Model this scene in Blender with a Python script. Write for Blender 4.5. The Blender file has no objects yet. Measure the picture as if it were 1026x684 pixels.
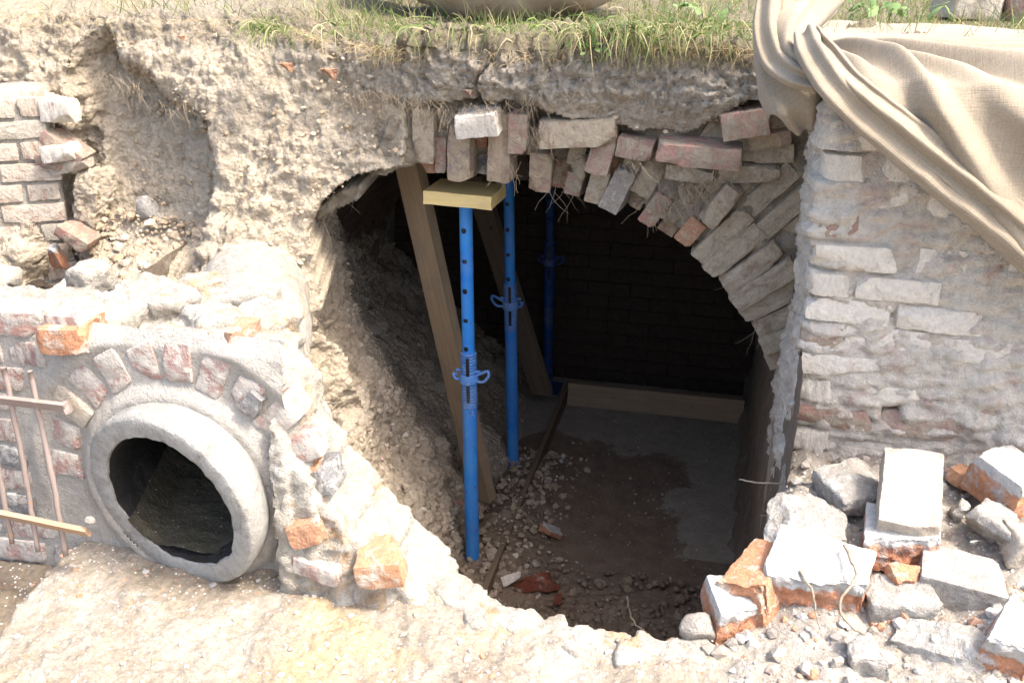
import bpy, bmesh, math, random
import numpy as np
from mathutils import Vector, Matrix, Euler

# ------------------------------------------------------------------ camera, sky, sun, exposure
scene = bpy.context.scene
col = scene.collection
R = math.radians
PITCH, YAW, FPX, EYE = R(24), R(13), 1000.0, 1.55
cam_d = bpy.data.cameras.new("camera"); cam = bpy.data.objects.new("camera", cam_d); col.objects.link(cam)
cam.location = (0, 0, EYE); cam.rotation_euler = (R(90) - PITCH, 0, YAW)
cam_d.sensor_width = 36.0; cam_d.lens = 36.0 * FPX / 1026.0
cam_d.clip_start = 0.02; cam_d.clip_end = 500
scene.camera = cam

SUN_EL, SUN_AZ = R(58), math.atan2(0.98, -0.18)     # azimuth from +Y towards +X
world = bpy.data.worlds.new("World"); scene.world = world; world.use_nodes = True
wn = world.node_tree; bg = wn.nodes["Background"]
sky = wn.nodes.new("ShaderNodeTexSky"); sky.sky_type = 'NISHITA'; sky.sun_disc = False
sky.sun_elevation = SUN_EL; sky.sun_rotation = SUN_AZ
sky.air_density = .9; sky.dust_density = 4.5; sky.ozone_density = .5
wn.links.new(sky.outputs[0], bg.inputs[0]); bg.inputs[1].default_value = 0.15
sun_d = bpy.data.lights.new("sun", 'SUN'); sun_d.energy = 1.4; sun_d.angle = R(9.0); sun_d.color = (1.0, 0.95, 0.88)
sun = bpy.data.objects.new("sun", sun_d); col.objects.link(sun); sun.location = (3, 0, 6)
sdir = Vector((math.sin(SUN_AZ) * math.cos(SUN_EL), math.cos(SUN_AZ) * math.cos(SUN_EL), math.sin(SUN_EL)))
sun.rotation_euler = sdir.to_track_quat('Z', 'Y').to_euler()
vs = scene.view_settings; vs.view_transform = 'Standard'; vs.look = 'None'; vs.gamma = 1.0
vs.exposure = 2.06; vs.use_curve_mapping = False
scene.cycles.use_denoising = True
scene.cycles.max_bounces = 8; scene.cycles.diffuse_bounces = 5

# ------------------------------------------------------------------ pixel -> place helpers (reading positions off the photograph)
_c, _s = math.cos(YAW), math.sin(YAW)
FWD = np.array([-_s * math.cos(PITCH), _c * math.cos(PITCH), -math.sin(PITCH)])
RT = np.array([_c, _s, 0.0]); UP = np.cross(RT, FWD); EYEP = np.array([0, 0, EYE])
def ray(px, py): return FWD + RT * (px - 513) / FPX + UP * (342 - py) / FPX
def atY(px, py, Y): d = ray(px, py); return EYEP + d * (Y / d[1])
def atZ(px, py, Z): d = ray(px, py); return EYEP + d * ((Z - EYE) / d[2])
def atX(px, py, X): d = ray(px, py); return EYEP + d * (X / d[0])

# ------------------------------------------------------------------ noise
_rng = np.random.default_rng(7)
_perm = _rng.permutation(256).astype(np.int64); _perm = np.concatenate([_perm, _perm, _perm])
_grad = _rng.normal(size=(256, 3)); _grad /= np.linalg.norm(_grad, axis=1)[:, None]
def perlin(P):
    P = np.asarray(P, float); I = np.floor(P).astype(np.int64); Fr = P - I; I &= 255
    W = Fr * Fr * Fr * (Fr * (Fr * 6 - 15) + 10)
    out = np.zeros(len(P))
    for a in (0, 1):
        wa = W[:, 0] if a else 1 - W[:, 0]
        for b in (0, 1):
            wb = W[:, 1] if b else 1 - W[:, 1]
            for c in (0, 1):
                wc = W[:, 2] if c else 1 - W[:, 2]
                h = _perm[_perm[_perm[(I[:, 0] + a) & 255] + ((I[:, 1] + b) & 255)] + ((I[:, 2] + c) & 255)]
                g = _grad[h]
                out += wa * wb * wc * (g[:, 0] * (Fr[:, 0] - a) + g[:, 1] * (Fr[:, 1] - b) + g[:, 2] * (Fr[:, 2] - c))
    return out * 1.5
def fbm(P, f, octv=4, gain=0.5, seed=0, ridge=False):
    P = np.asarray(P, float); s = 0; a = 1; t = 0
    for o in range(octv):
        n = perlin(P * f + seed * 17.3 + o * 5.7)
        if ridge: n = 1 - 2 * np.abs(n)
        s = s + a * n; t += a; a *= gain; f *= 2.03
    return s / t
def worley(P, f, seed=0, second=False):
    P = np.asarray(P, float) * f + seed * 13.1; I = np.floor(P).astype(np.int64)
    best = np.full(len(P), 9.0); sec = np.full(len(P), 9.0); cid = np.zeros(len(P), np.int64)
    for a in (-1, 0, 1):
        for b in (-1, 0, 1):
            for c in (-1, 0, 1):
                J = I + np.array([a, b, c])
                h = _perm[_perm[_perm[J[:, 0] & 255] + (J[:, 1] & 255)] + (J[:, 2] & 255)]
                g = _grad[h] * 0.42 + 0.5
                d = np.sqrt((((J + g) - P) ** 2).sum(1))
                nb = d < best
                sec = np.where(nb, best, np.minimum(sec, d)); cid = np.where(nb, h, cid); best = np.where(nb, d, best)
    return (best, sec, cid) if second else best
def sstep(a, b, x):
    t = np.clip((np.asarray(x, float) - a) / (b - a), 0, 1); return t * t * (3 - 2 * t)
def in_poly(X, Z, poly):
    X = np.asarray(X); ins = np.zeros(X.shape, bool); n = len(poly)
    for i in range(n):
        x1, z1 = poly[i]; x2, z2 = poly[(i + 1) % n]
        if z1 == z2: continue
        cr = ((z1 > Z) != (z2 > Z)) & (X < (x2 - x1) * (Z - z1) / (z2 - z1) + x1); ins ^= cr
    return ins
def poly_sd(X, Z, poly):          # signed distance, positive inside
    d = np.full(X.shape, 1e9); n = len(poly)
    for i in range(n):
        x1, z1 = poly[i]; x2, z2 = poly[(i + 1) % n]
        dx, dz = x2 - x1, z2 - z1; L = dx * dx + dz * dz + 1e-12
        t = np.clip(((X - x1) * dx + (Z - z1) * dz) / L, 0, 1)
        d = np.minimum(d, np.hypot(X - x1 - t * dx, Z - z1 - t * dz))
    return np.where(in_poly(X, Z, poly), d, -d)

# ------------------------------------------------------------------ object helpers
def prop(o, label=None, cat=None, group=None, kind=None):
    if label: o["label"] = label
    if cat: o["category"] = cat
    if group: o["group"] = group
    if kind: o["kind"] = kind
    return o
def link(name, me, mat=None, parent=None):
    o = bpy.data.objects.new(name, me); col.objects.link(o)
    if mat is not None and me is not None and not me.materials: me.materials.append(mat)
    if parent is not None: o.parent = parent
    return o
def empty(name, loc=(0, 0, 0)):
    o = bpy.data.objects.new(name, None); col.objects.link(o); o.location = loc; o.empty_display_size = 0.1; return o
def np_mesh(name, V, F, smooth=True, sharp=None):
    V = np.asarray(V, np.float32); F = np.asarray(F, np.int32)
    me = bpy.data.meshes.new(name); k = F.shape[1]
    me.vertices.add(len(V)); me.vertices.foreach_set("co", V.ravel())
    me.loops.add(F.size); me.loops.foreach_set("vertex_index", F.ravel())
    me.polygons.add(len(F)); me.polygons.foreach_set("loop_start", np.arange(0, F.size, k, dtype=np.int32))
    me.update(calc_edges=True)
    me.polygons.foreach_set("use_smooth", np.full(len(F), smooth))
    if sharp: me.set_sharp_from_angle(angle=R(sharp))
    me.update(); return me
def grid_faces(nu, nv, mask=None, flip=False):
    idx = np.arange(nu * nv).reshape(nu, nv)
    F = np.stack([idx[:-1, :-1], idx[1:, :-1], idx[1:, 1:], idx[:-1, 1:]], -1).reshape(-1, 4)
    if flip: F = F[:, ::-1]
    if mask is not None:
        m = mask.reshape(-1); F = F[m[F].all(1)]
    return F
def grid_normals(P):              # P (nu,nv,3)
    du = np.gradient(P, axis=0); dv = np.gradient(P, axis=1)
    n = np.cross(du, dv); n /= np.linalg.norm(n, axis=2)[..., None] + 1e-12; return n
def compact(V, F):
    u, inv = np.unique(F, return_inverse=True); return V[u], inv.reshape(F.shape)
def boundary_extrude(V, F, off_fn):
    E = np.concatenate([F[:, [i, (i + 1) % 4]] for i in range(4)]); S = np.sort(E, 1)
    u, ix, ct = np.unique(S, axis=0, return_index=True, return_counts=True)
    B = E[ix[ct == 1]]; bv = np.unique(B); keep = off_fn(V[bv])          # None rows -> not extruded
    ok = ~np.isnan(keep[:, 0]); new = {int(v): len(V) + i for i, v in enumerate(bv[ok])}
    V2 = np.concatenate([V, keep[ok]])
    F2 = [[int(b), int(a), new[int(a)], new[int(b)]] for a, b in B if int(a) in new and int(b) in new]
    return V2, np.concatenate([F, np.array(F2, np.int64).reshape(-1, 4)])
def tube(path, rad, n=6, caps=True):
    P = np.asarray(path, float); m = len(P); rad = np.broadcast_to(np.asarray(rad, float), (m,))
    T = np.gradient(P, axis=0); T /= np.linalg.norm(T, axis=1)[:, None] + 1e-12
    ref = np.array([0, 0, 1.0]) if abs(T[0][2]) < .9 else np.array([1.0, 0, 0])
    V = []
    a = np.cross(T[0], ref); a /= np.linalg.norm(a)
    for i in range(m):
        a = a - T[i] * (a @ T[i]); a /= np.linalg.norm(a) + 1e-12; b = np.cross(T[i], a)
        th = np.arange(n) * 2 * math.pi / n
        V.append(P[i] + rad[i] * (np.cos(th)[:, None] * a + np.sin(th)[:, None] * b))
    V = np.concatenate(V); F = []
    for i in range(m - 1):
        for j in range(n):
            F.append([i * n + j, i * n + (j + 1) % n, (i + 1) * n + (j + 1) % n, (i + 1) * n + j])
    if caps:
        for base, sgn in ((0, -1), ((m - 1) * n, 1)):
            c = len(V); V = np.concatenate([V, P[[0 if base == 0 else m - 1]]])
            for j in range(n):
                q = [base + j, base + (j + 1) % n, c, c]
                F.append(q)
    return V, F
def poly_mesh(name, V, F, smooth=True, sharp=None):   # mixed polygons; collapses doubled indices
    G = []
    for f in F:
        g = []
        for i in f:
            i = int(i)
            if i not in g: g.append(i)
        if len(g) > 2: G.append(g)
    me = bpy.data.meshes.new(name); me.from_pydata([tuple(map(float, v)) for v in V], [], G)
    me.polygons.foreach_set("use_smooth", [smooth] * len(me.polygons))
    if sharp: me.set_sharp_from_angle(angle=R(sharp))
    me.update(); return me
def merge(parts):
    V = []; F = []; o = 0
    for v, f in parts:
        V.append(np.asarray(v, float)); F += [[i + o for i in q] for q in f]; o += len(v)
    return np.concatenate(V), F
def spline(pts, n=8):
    P = np.asarray(pts, float); m = len(P)
    if m == 2: return P[0] + (P[1] - P[0]) * np.linspace(0, 1, n + 1)[:, None]
    Q = np.concatenate([[2 * P[0] - P[1]], P, [2 * P[-1] - P[-2]]]); out = []
    for i in range(m - 1):
        p0, p1, p2, p3 = Q[i:i + 4]
        for t in np.linspace(0, 1, n, endpoint=False):
            out.append(.5 * ((2 * p1) + (-p0 + p2) * t + (2 * p0 - 5 * p1 + 4 * p2 - p3) * t * t + (-p0 + 3 * p1 - 3 * p2 + p3) * t ** 3))
    out.append(P[-1]); return np.array(out)

# ------------------------------------------------------------------ shapes: rough bricks, stones, boards
def box_grid(nx, ny, nz):
    V = {}; F = []; L = []
    def vid(i, j, k):
        key = (i, j, k)
        if key not in V: V[key] = len(L); L.append((i / nx - .5, j / ny - .5, k / nz - .5))
        return V[key]
    for k, flip in ((0, True), (nz, False)):
        for i in range(nx):
            for j in range(ny):
                q = [vid(i, j, k), vid(i + 1, j, k), vid(i + 1, j + 1, k), vid(i, j + 1, k)]; F.append(q[::-1] if flip else q)
    for j, flip in ((0, False), (ny, True)):
        for i in range(nx):
            for k in range(nz):
                q = [vid(i, j, k), vid(i + 1, j, k), vid(i + 1, j, k + 1), vid(i, j, k + 1)]; F.append(q[::-1] if flip else q)
    for i, flip in ((0, True), (nx, False)):
        for j in range(ny):
            for k in range(nz):
                q = [vid(i, j, k), vid(i, j + 1, k), vid(i, j + 1, k + 1), vid(i, j, k + 1)]; F.append(q[::-1] if flip else q)
    return np.array(L), np.array(F)
def rough_block(name, size, seed, res=0.02, rnd=0.008, amp=0.004, chips=4, chip=0.03, brk=None, mat=None):
    """a brick or masonry lump: a box with worn corners, chipped by planes, optionally broken off along brk=(normal, offset)"""
    rs = np.random.default_rng(seed); S = np.array(size, float)
    n = [max(3, int(round(s / res))) for s in S]
    V, F = box_grid(*n); V = V * S
    h = S / 2; inner = np.maximum(h - rnd, 0); c = np.clip(V, -inner, inner); d = V - c
    l = np.linalg.norm(d, axis=1)[:, None]; V = np.where(l > 1e-9, c + d / np.maximum(l, 1e-9) * np.minimum(l, rnd), V)
    def cut(V, nrm, off, rough):
        nz = fbm(V, 28, 3, seed=seed + 3) * rough
        d = V @ nrm - off - nz; return V - np.maximum(d, 0)[:, None] * nrm
    for k in range(chips):
        sg = rs.choice([-1, 1], 3) * np.array([1, 1, 1]); nr = sg * rs.uniform(.2, 1, 3); nr[rs.integers(3)] *= .3
        nr = nr / np.linalg.norm(nr); V = cut(V, nr, np.abs(nr * h).sum() - rs.uniform(.2, 1) * chip, .006)
    if brk is not None:
        nr = np.array(brk[0], float); nr /= np.linalg.norm(nr); V = cut(V, nr, brk[1], .022)
    ctr = V / (np.linalg.norm(V, axis=1)[:, None] + 1e-9)
    V = V + ctr * (fbm(V, 20, 3, seed=seed)[:, None] * amp * 2 + fbm(V, 70, 2, seed=seed + 9)[:, None] * amp * .7)
    me = np_mesh(name, V, F, True, 38)
    if mat: me.materials.append(mat)
    return me
def stone_arrays(seed, sub=2):
    bm = bmesh.new(); bmesh.ops.create_icosphere(bm, subdivisions=sub, radius=1.0)
    V = np.array([v.co[:] for v in bm.verts]); F = [[v.index for v in f.verts] for f in bm.faces]; bm.free()
    rs = np.random.default_rng(seed); V = V * rs.uniform(.7, 1.2, 3)
    for k in range(5):
        nr = rs.normal(size=3); nr /= np.linalg.norm(nr); d = V @ nr - rs.uniform(.5, .8); V = V - np.maximum(d, 0)[:, None] * nr
    V = V * (1 + .18 * fbm(V, 1.6, 3, seed=seed))[:, None]
    return V, np.array(F)
_stones1 = [stone_arrays(50 + i, 1) for i in range(10)]
def scatter_mesh(name, P, size, seed, squash=.8):
    rs = np.random.default_rng(seed); Vs = []; Fs = []; o = 0
    for p, s in zip(P, size):
        V, F = _stones1[rs.integers(10)]; M = np.array(Euler(rs.uniform(0, 6.28, 3)).to_matrix())
        W = (V @ M.T) * s; W[:, 2] *= squash
        Vs.append(W + p); Fs.append(F + o); o += len(V)
    return np_mesh(name, np.concatenate(Vs), np.concatenate(Fs), False)
def board_mesh(name, L, W, T, seed, res=.05, bend=0.0, mat=None):
    n = max(4, int(L / res)); V, F = box_grid(n, 4, 2); V = V * np.array([L, W, T])
    V[:, 2] += bend * (V[:, 0] / L * 2) ** 2
    V += fbm(V, 9, 2, seed=seed)[:, None] * np.array([.001, .003, .002])
    e = (np.abs(V[:, 0]) > L / 2 - 1e-3); V[e, 0] += fbm(V[e] * 1.0, 40, 2, seed=seed) * .006
    me = np_mesh(name, V, F, True, 30)
    if mat: me.materials.append(mat)
    return me
def place_between(o, A, B, width_dir):
    A = Vector(A); B = Vector(B); x = (B - A).normalized(); w = Vector(width_dir); y = (w - x * w.dot(x)).normalized(); z = x.cross(y)
    M = Matrix((x, y, z)).transposed().to_4x4(); M.translation = (A + B) / 2; o.matrix_world = M

def fuse(parts, voxel):
    """join overlapping closed shapes into one skin (voxel remesh), returns verts, quads, normals"""
    V, F = merge(parts); me = poly_mesh("fuse", V, F); o = bpy.data.objects.new("fuse", me); col.objects.link(o)
    md = o.modifiers.new("r", 'REMESH'); md.mode = 'VOXEL'; md.voxel_size = voxel
    dg = bpy.context.evaluated_depsgraph_get(); ev = o.evaluated_get(dg); m2 = ev.to_mesh(); n = len(m2.vertices)
    V = np.zeros(n * 3, np.float32); m2.vertices.foreach_get("co", V); N = np.zeros(n * 3, np.float32); m2.vertices.foreach_get("normal", N)
    F = np.zeros(len(m2.loops), np.int32); m2.loops.foreach_get("vertex_index", F); tot = np.zeros(len(m2.polygons), np.int32); m2.polygons.foreach_get("loop_total", tot)
    assert (tot == 4).all(); ev.to_mesh_clear(); bpy.data.objects.remove(o); bpy.data.meshes.remove(me)
    return V.reshape(-1, 3).astype(float), F.reshape(-1, 4), N.reshape(-1, 3).astype(float)
def prism(poly, z0, z1):
    n = len(poly); V = [(x, y, z0) for x, y in poly] + [(x, y, z1) for x, y in poly]
    return np.array(V), [list(range(n))[::-1], list(range(n, 2 * n))] + [[i, (i + 1) % n, n + (i + 1) % n, n + i] for i in range(n)]
def rough_part(size, P, rot, seed):
    V, F = box_grid(3, 3, 3); V = V * np.array(size); h = np.array(size) / 2; rs = np.random.default_rng(seed)
    for k in range(6):
        nr = rs.normal(size=3); nr /= np.linalg.norm(nr); d = V @ nr - np.abs(nr * h).sum() * rs.uniform(.6, .85); V = V - np.maximum(d, 0)[:, None] * nr
    return V @ np.array(Euler([R(a) for a in rot]).to_matrix()).T + np.array(P), F.tolist()

# ------------------------------------------------------------------ materials
def new_mat(name):
    m = bpy.data.materials.new(name); m.use_nodes = True; nt = m.node_tree; b = nt.nodes["Principled BSDF"]
    b.inputs["Specular IOR Level"].default_value = .25
    return m, nt, b
def nd(nt, t, **kw):
    n = nt.nodes.new(t)
    for k, v in kw.items(): setattr(n, k, v)
    return n
def coords(nt, space="Object", rand=0.0):
    tc = nd(nt, "ShaderNodeTexCoord"); out = tc.outputs[space]
    if rand:
        oi = nd(nt, "ShaderNodeObjectInfo"); mu = nd(nt, "ShaderNodeVectorMath", operation='SCALE'); cb = nd(nt, "ShaderNodeCombineXYZ")
        for i in range(3): nt.links.new(oi.outputs["Random"], cb.inputs[i])
        nt.links.new(cb.outputs[0], mu.inputs[0]); mu.inputs["Scale"].default_value = rand
        ad = nd(nt, "ShaderNodeVectorMath", operation='ADD'); nt.links.new(out, ad.inputs[0]); nt.links.new(mu.outputs[0], ad.inputs[1]); out = ad.outputs[0]
    return out
def noise(nt, vec, scale, detail=4, rough=.6, dist=0.0):
    n = nd(nt, "ShaderNodeTexNoise"); n.inputs["Scale"].default_value = scale; n.inputs["Detail"].default_value = detail
    n.inputs["Roughness"].default_value = rough; n.inputs["Distortion"].default_value = dist
    if vec is not None: nt.links.new(vec, n.inputs["Vector"])
    return n.outputs["Fac"]
def ramp(nt, fac, stops):
    r = nd(nt, "ShaderNodeValToRGB"); e = r.color_ramp.elements
    while len(e) < len(stops): e.new(.5)
    for i, (p, c) in enumerate(stops):
        e[i].position = p; e[i].color = (c, c, c, 1) if isinstance(c, (int, float)) else (*c, 1)
    nt.links.new(fac, r.inputs[0]); return r.outputs[0]
def mix(nt, fac, a, b, mode='MIX'):
    m = nd(nt, "ShaderNodeMix", data_type='RGBA', blend_type=mode)
    for sock, v in ((m.inputs[0], fac), (m.inputs[6], a), (m.inputs[7], b)):
        if isinstance(v, (int, float)): sock.default_value = v if sock.type == 'VALUE' else (v, v, v, 1)
        elif isinstance(v, tuple): sock.default_value = (*v, 1)
        else: nt.links.new(v, sock)
    return m.outputs[2]
def mth(nt, op, a, b=None, clamp=False):
    m = nd(nt, "ShaderNodeMath", operation=op, use_clamp=clamp)
    for i, v in enumerate((a, b)):
        if v is None: continue
        if isinstance(v, (int, float)): m.inputs[i].default_value = v
        else: nt.links.new(v, m.inputs[i])
    return m.outputs[0]
def bump(nt, b, h, strength, dist):
    bp = nd(nt, "ShaderNodeBump"); bp.inputs["Strength"].default_value = strength; bp.inputs["Distance"].default_value = dist
    nt.links.new(h, bp.inputs["Height"]); nt.links.new(bp.outputs[0], b.inputs["Normal"]); return bp
def sep_xyz(nt, v):
    s = nd(nt, "ShaderNodeSeparateXYZ"); nt.links.new(v, s.inputs[0]); return s.outputs

def m_soil(name, c1, c2, c3, speck=(.62, .55, .45), speck_amt=.68, rough=.95, bscale=70, bd=.012, wet=None):
    m, nt, b = new_mat(name); v = coords(nt)
    base = mix(nt, ramp(nt, noise(nt, v, 3.0, 5, .6), [(.38, 0.0), (.62, 1.0)]), c1, c2)
    base = mix(nt, ramp(nt, noise(nt, v, 17, 5, .7), [(.45, 0.0), (.7, .8)]), base, c3)
    fine = noise(nt, v, bscale, 5, .75)
    base = mix(nt, .55, base, ramp(nt, fine, [(.3, .45), (.5, .82), (.7, 1.3)]), 'MULTIPLY')
    vo = nd(nt, "ShaderNodeTexVoronoi"); vo.inputs["Scale"].default_value = 120; nt.links.new(v, vo.inputs["Vector"])
    sp = mth(nt, 'MULTIPLY', ramp(nt, vo.outputs["Distance"], [(.18, 1.0), (.3, 0.0)]), ramp(nt, sep_xyz(nt, vo.outputs["Color"])[0], [(speck_amt, 0.0), (speck_amt + .05, 1.0)]))
    base = mix(nt, sp, base, speck)
    nt.links.new(base, b.inputs["Base Color"]); b.inputs["Roughness"].default_value = rough
    h = mth(nt, 'ADD', mth(nt, 'MULTIPLY', noise(nt, v, 28, 5, .65), 1.0), mth(nt, 'MULTIPLY', fine, .55))
    bump(nt, b, h, 1.0, bd * 1.6); return m

def m_brick(name, reds, coat=(.55, .5, .43), amt=.5, top=None, grime=(.2, .17, .14), grime_amt=.35, hue=.5):
    """fired clay with lime or dust on it; top: mortar bed left on the upper side of the piece"""
    m, nt, b = new_mat(name); v = coords(nt, rand=37.0); vl = coords(nt)
    oi = nd(nt, "ShaderNodeObjectInfo"); st = [(i / (len(reds) - 1), c) for i, c in enumerate(reds)]
    base = ramp(nt, oi.outputs["Random"], st)
    base = mix(nt, mth(nt, 'MULTIPLY', ramp(nt, noise(nt, v, 26, 5, .7), [(.35, 0.0), (.7, 1.0)]), hue), base, tuple(x * .62 for x in reds[0]))
    f = noise(nt, v, 90, 4, .7); base = mix(nt, .5, base, ramp(nt, f, [(.3, .55), (.7, 1.3)]), 'MULTIPLY')
    gm = ramp(nt, noise(nt, v, 13, 5, .7), [(.5, 0.0), (.68, 1.0)]); base = mix(nt, mth(nt, 'MULTIPLY', gm, grime_amt), base, grime)
    lo = .62 - amt * .42
    cm = ramp(nt, noise(nt, v, 19, 6, .72, .4), [(lo, 0.0), (lo + .12, 1.0)])
    if top is not None:
        z = sep_xyz(nt, vl)[2]; zz = mth(nt, 'ADD', z, mth(nt, 'MULTIPLY', mth(nt, 'SUBTRACT', noise(nt, v, 30, 4, .6), .5), .028))
        tn = nd(nt, "ShaderNodeMapRange"); tn.inputs[1].default_value = top; tn.inputs[2].default_value = top + .008
        nt.links.new(zz, tn.inputs[0]); cm = mth(nt, 'MAXIMUM', cm, tn.outputs[0])
    ct = mix(nt, .5, coat, ramp(nt, noise(nt, v, 60, 4, .7), [(.3, .6), (.65, 1.15)]), 'MULTIPLY')
    nt.links.new(mix(nt, cm, base, ct), b.inputs["Base Color"]); b.inputs["Roughness"].default_value = .92
    h = mth(nt, 'ADD', mth(nt, 'MULTIPLY', cm, .35), mth(nt, 'ADD', noise(nt, v, 45, 5, .7), mth(nt, 'MULTIPLY', f, .4)))
    bump(nt, b, h, .9, .009); return m

def m_mortar(name, c1, c2, c3=None, bscale=38, bd=.01, gr=.5):
    m, nt, b = new_mat(name); v = coords(nt)
    base = mix(nt, ramp(nt, noise(nt, v, 5, 6, .68, .5), [(.35, 0.0), (.65, 1.0)]), c1, c2)
    if c3: base = mix(nt, ramp(nt, noise(nt, v, 7.3, 6, .7, .8), [(.55, 0.0), (.66, .9)]), base, c3)
    f = noise(nt, v, bscale, 6, .75); base = mix(nt, gr, base, ramp(nt, f, [(.3, .5), (.5, .95), (.7, 1.2)]), 'MULTIPLY')
    nt.links.new(base, b.inputs["Base Color"]); b.inputs["Roughness"].default_value = .95
    bump(nt, b, mth(nt, 'ADD', f, mth(nt, 'MULTIPLY', noise(nt, v, 160, 3, .7), .45)), 1.0, bd * 1.5); return m

def m_wood(name, c1, c2, dirt, dirt_amt=.4, axis_scale=(1.2, 30, 30)):
    m, nt, b = new_mat(name); v = coords(nt, rand=11.0)
    mp = nd(nt, "ShaderNodeMapping"); mp.inputs["Scale"].default_value = axis_scale; nt.links.new(v, mp.inputs[0])
    g = noise(nt, mp.outputs[0], 2.2, 6, .65, 1.2)
    base = mix(nt, ramp(nt, g, [(.35, 0.0), (.65, 1.0)]), c1, c2)
    vo = nd(nt, "ShaderNodeTexVoronoi"); vo.inputs["Scale"].default_value = 5; nt.links.new(v, vo.inputs["Vector"])
    base = mix(nt, ramp(nt, vo.outputs["Distance"], [(.04, .75), (.09, 0.0)]), base, tuple(x * .35 for x in c2))
    d = ramp(nt, noise(nt, v, 9, 6, .7), [(.48, 0.0), (.7, 1.0)]); base = mix(nt, mth(nt, 'MULTIPLY', d, dirt_amt), base, dirt)
    nt.links.new(base, b.inputs["Base Color"]); b.inputs["Roughness"].default_value = .8
    bump(nt, b, mth(nt, 'ADD', g, mth(nt, 'MULTIPLY', noise(nt, v, 60, 3), .4)), .35, .003); return m

def m_paint(name, c1, c2, splash=(.5, .46, .4), splash_amt=.5, rust=(.16, .07, .03), rough=.45, dirt_low=None):
    m, nt, b = new_mat(name); v = coords(nt, rand=9.0); vl = coords(nt)
    base = mix(nt, ramp(nt, noise(nt, v, 6, 4), [(.35, 0.0), (.65, 1.0)]), c1, c2)
    sc = ramp(nt, noise(nt, v, 34, 6, .75), [(.61, 0.0), (.66, 1.0)]); base = mix(nt, sc, base, rust)
    ce = ramp(nt, noise(nt, v, 16, 6, .78, .6), [(.72 - .2 * splash_amt, 0.0), (.8 - .2 * splash_amt, 1.0)])
    base = mix(nt, mth(nt, 'MULTIPLY', ce, .8), base, splash)
    base = mix(nt, mth(nt, 'MULTIPLY', ramp(nt, noise(nt, v, 5, 6, .75, .5), [(.45, 0.0), (.7, 1.0)]), .45), base, tuple(.45 * x + .16 for x in c1))
    if dirt_low is not None:
        z = sep_xyz(nt, vl)[2]; zz = mth(nt, 'ADD', z, mth(nt, 'MULTIPLY', mth(nt, 'SUBTRACT', noise(nt, v, 11, 5, .7), .5), 1.1))
        tn = nd(nt, "ShaderNodeMapRange"); tn.inputs[1].default_value = dirt_low; tn.inputs[2].default_value = dirt_low - .2
        nt.links.new(zz, tn.inputs[0]); base = mix(nt, mth(nt, 'MULTIPLY', tn.outputs[0], .85), base, (.27, .22, .16)); ce = mth(nt, 'MAXIMUM', ce, tn.outputs[0])
    nt.links.new(base, b.inputs["Base Color"])
    nt.links.new(mth(nt, 'ADD', mth(nt, 'MULTIPLY', ce, .4), rough), b.inputs["Roughness"])
    bump(nt, b, mth(nt, 'ADD', ce, noise(nt, v, 80, 3)), .25, .002); return m

def m_island(name, stops, rough=.95):
    m, nt, b = new_mat(name); g = nd(nt, "ShaderNodeNewGeometry"); v = coords(nt)
    base = ramp(nt, g.outputs["Random Per Island"], stops)
    base = mix(nt, .5, base, ramp(nt, noise(nt, v, 110, 4, .7), [(.3, .6), (.7, 1.25)]), 'MULTIPLY')
    nt.links.new(base, b.inputs["Base Color"]); b.inputs["Roughness"].default_value = rough
    bump(nt, b, noise(nt, v, 150, 3, .7), .6, .004); return m

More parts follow.
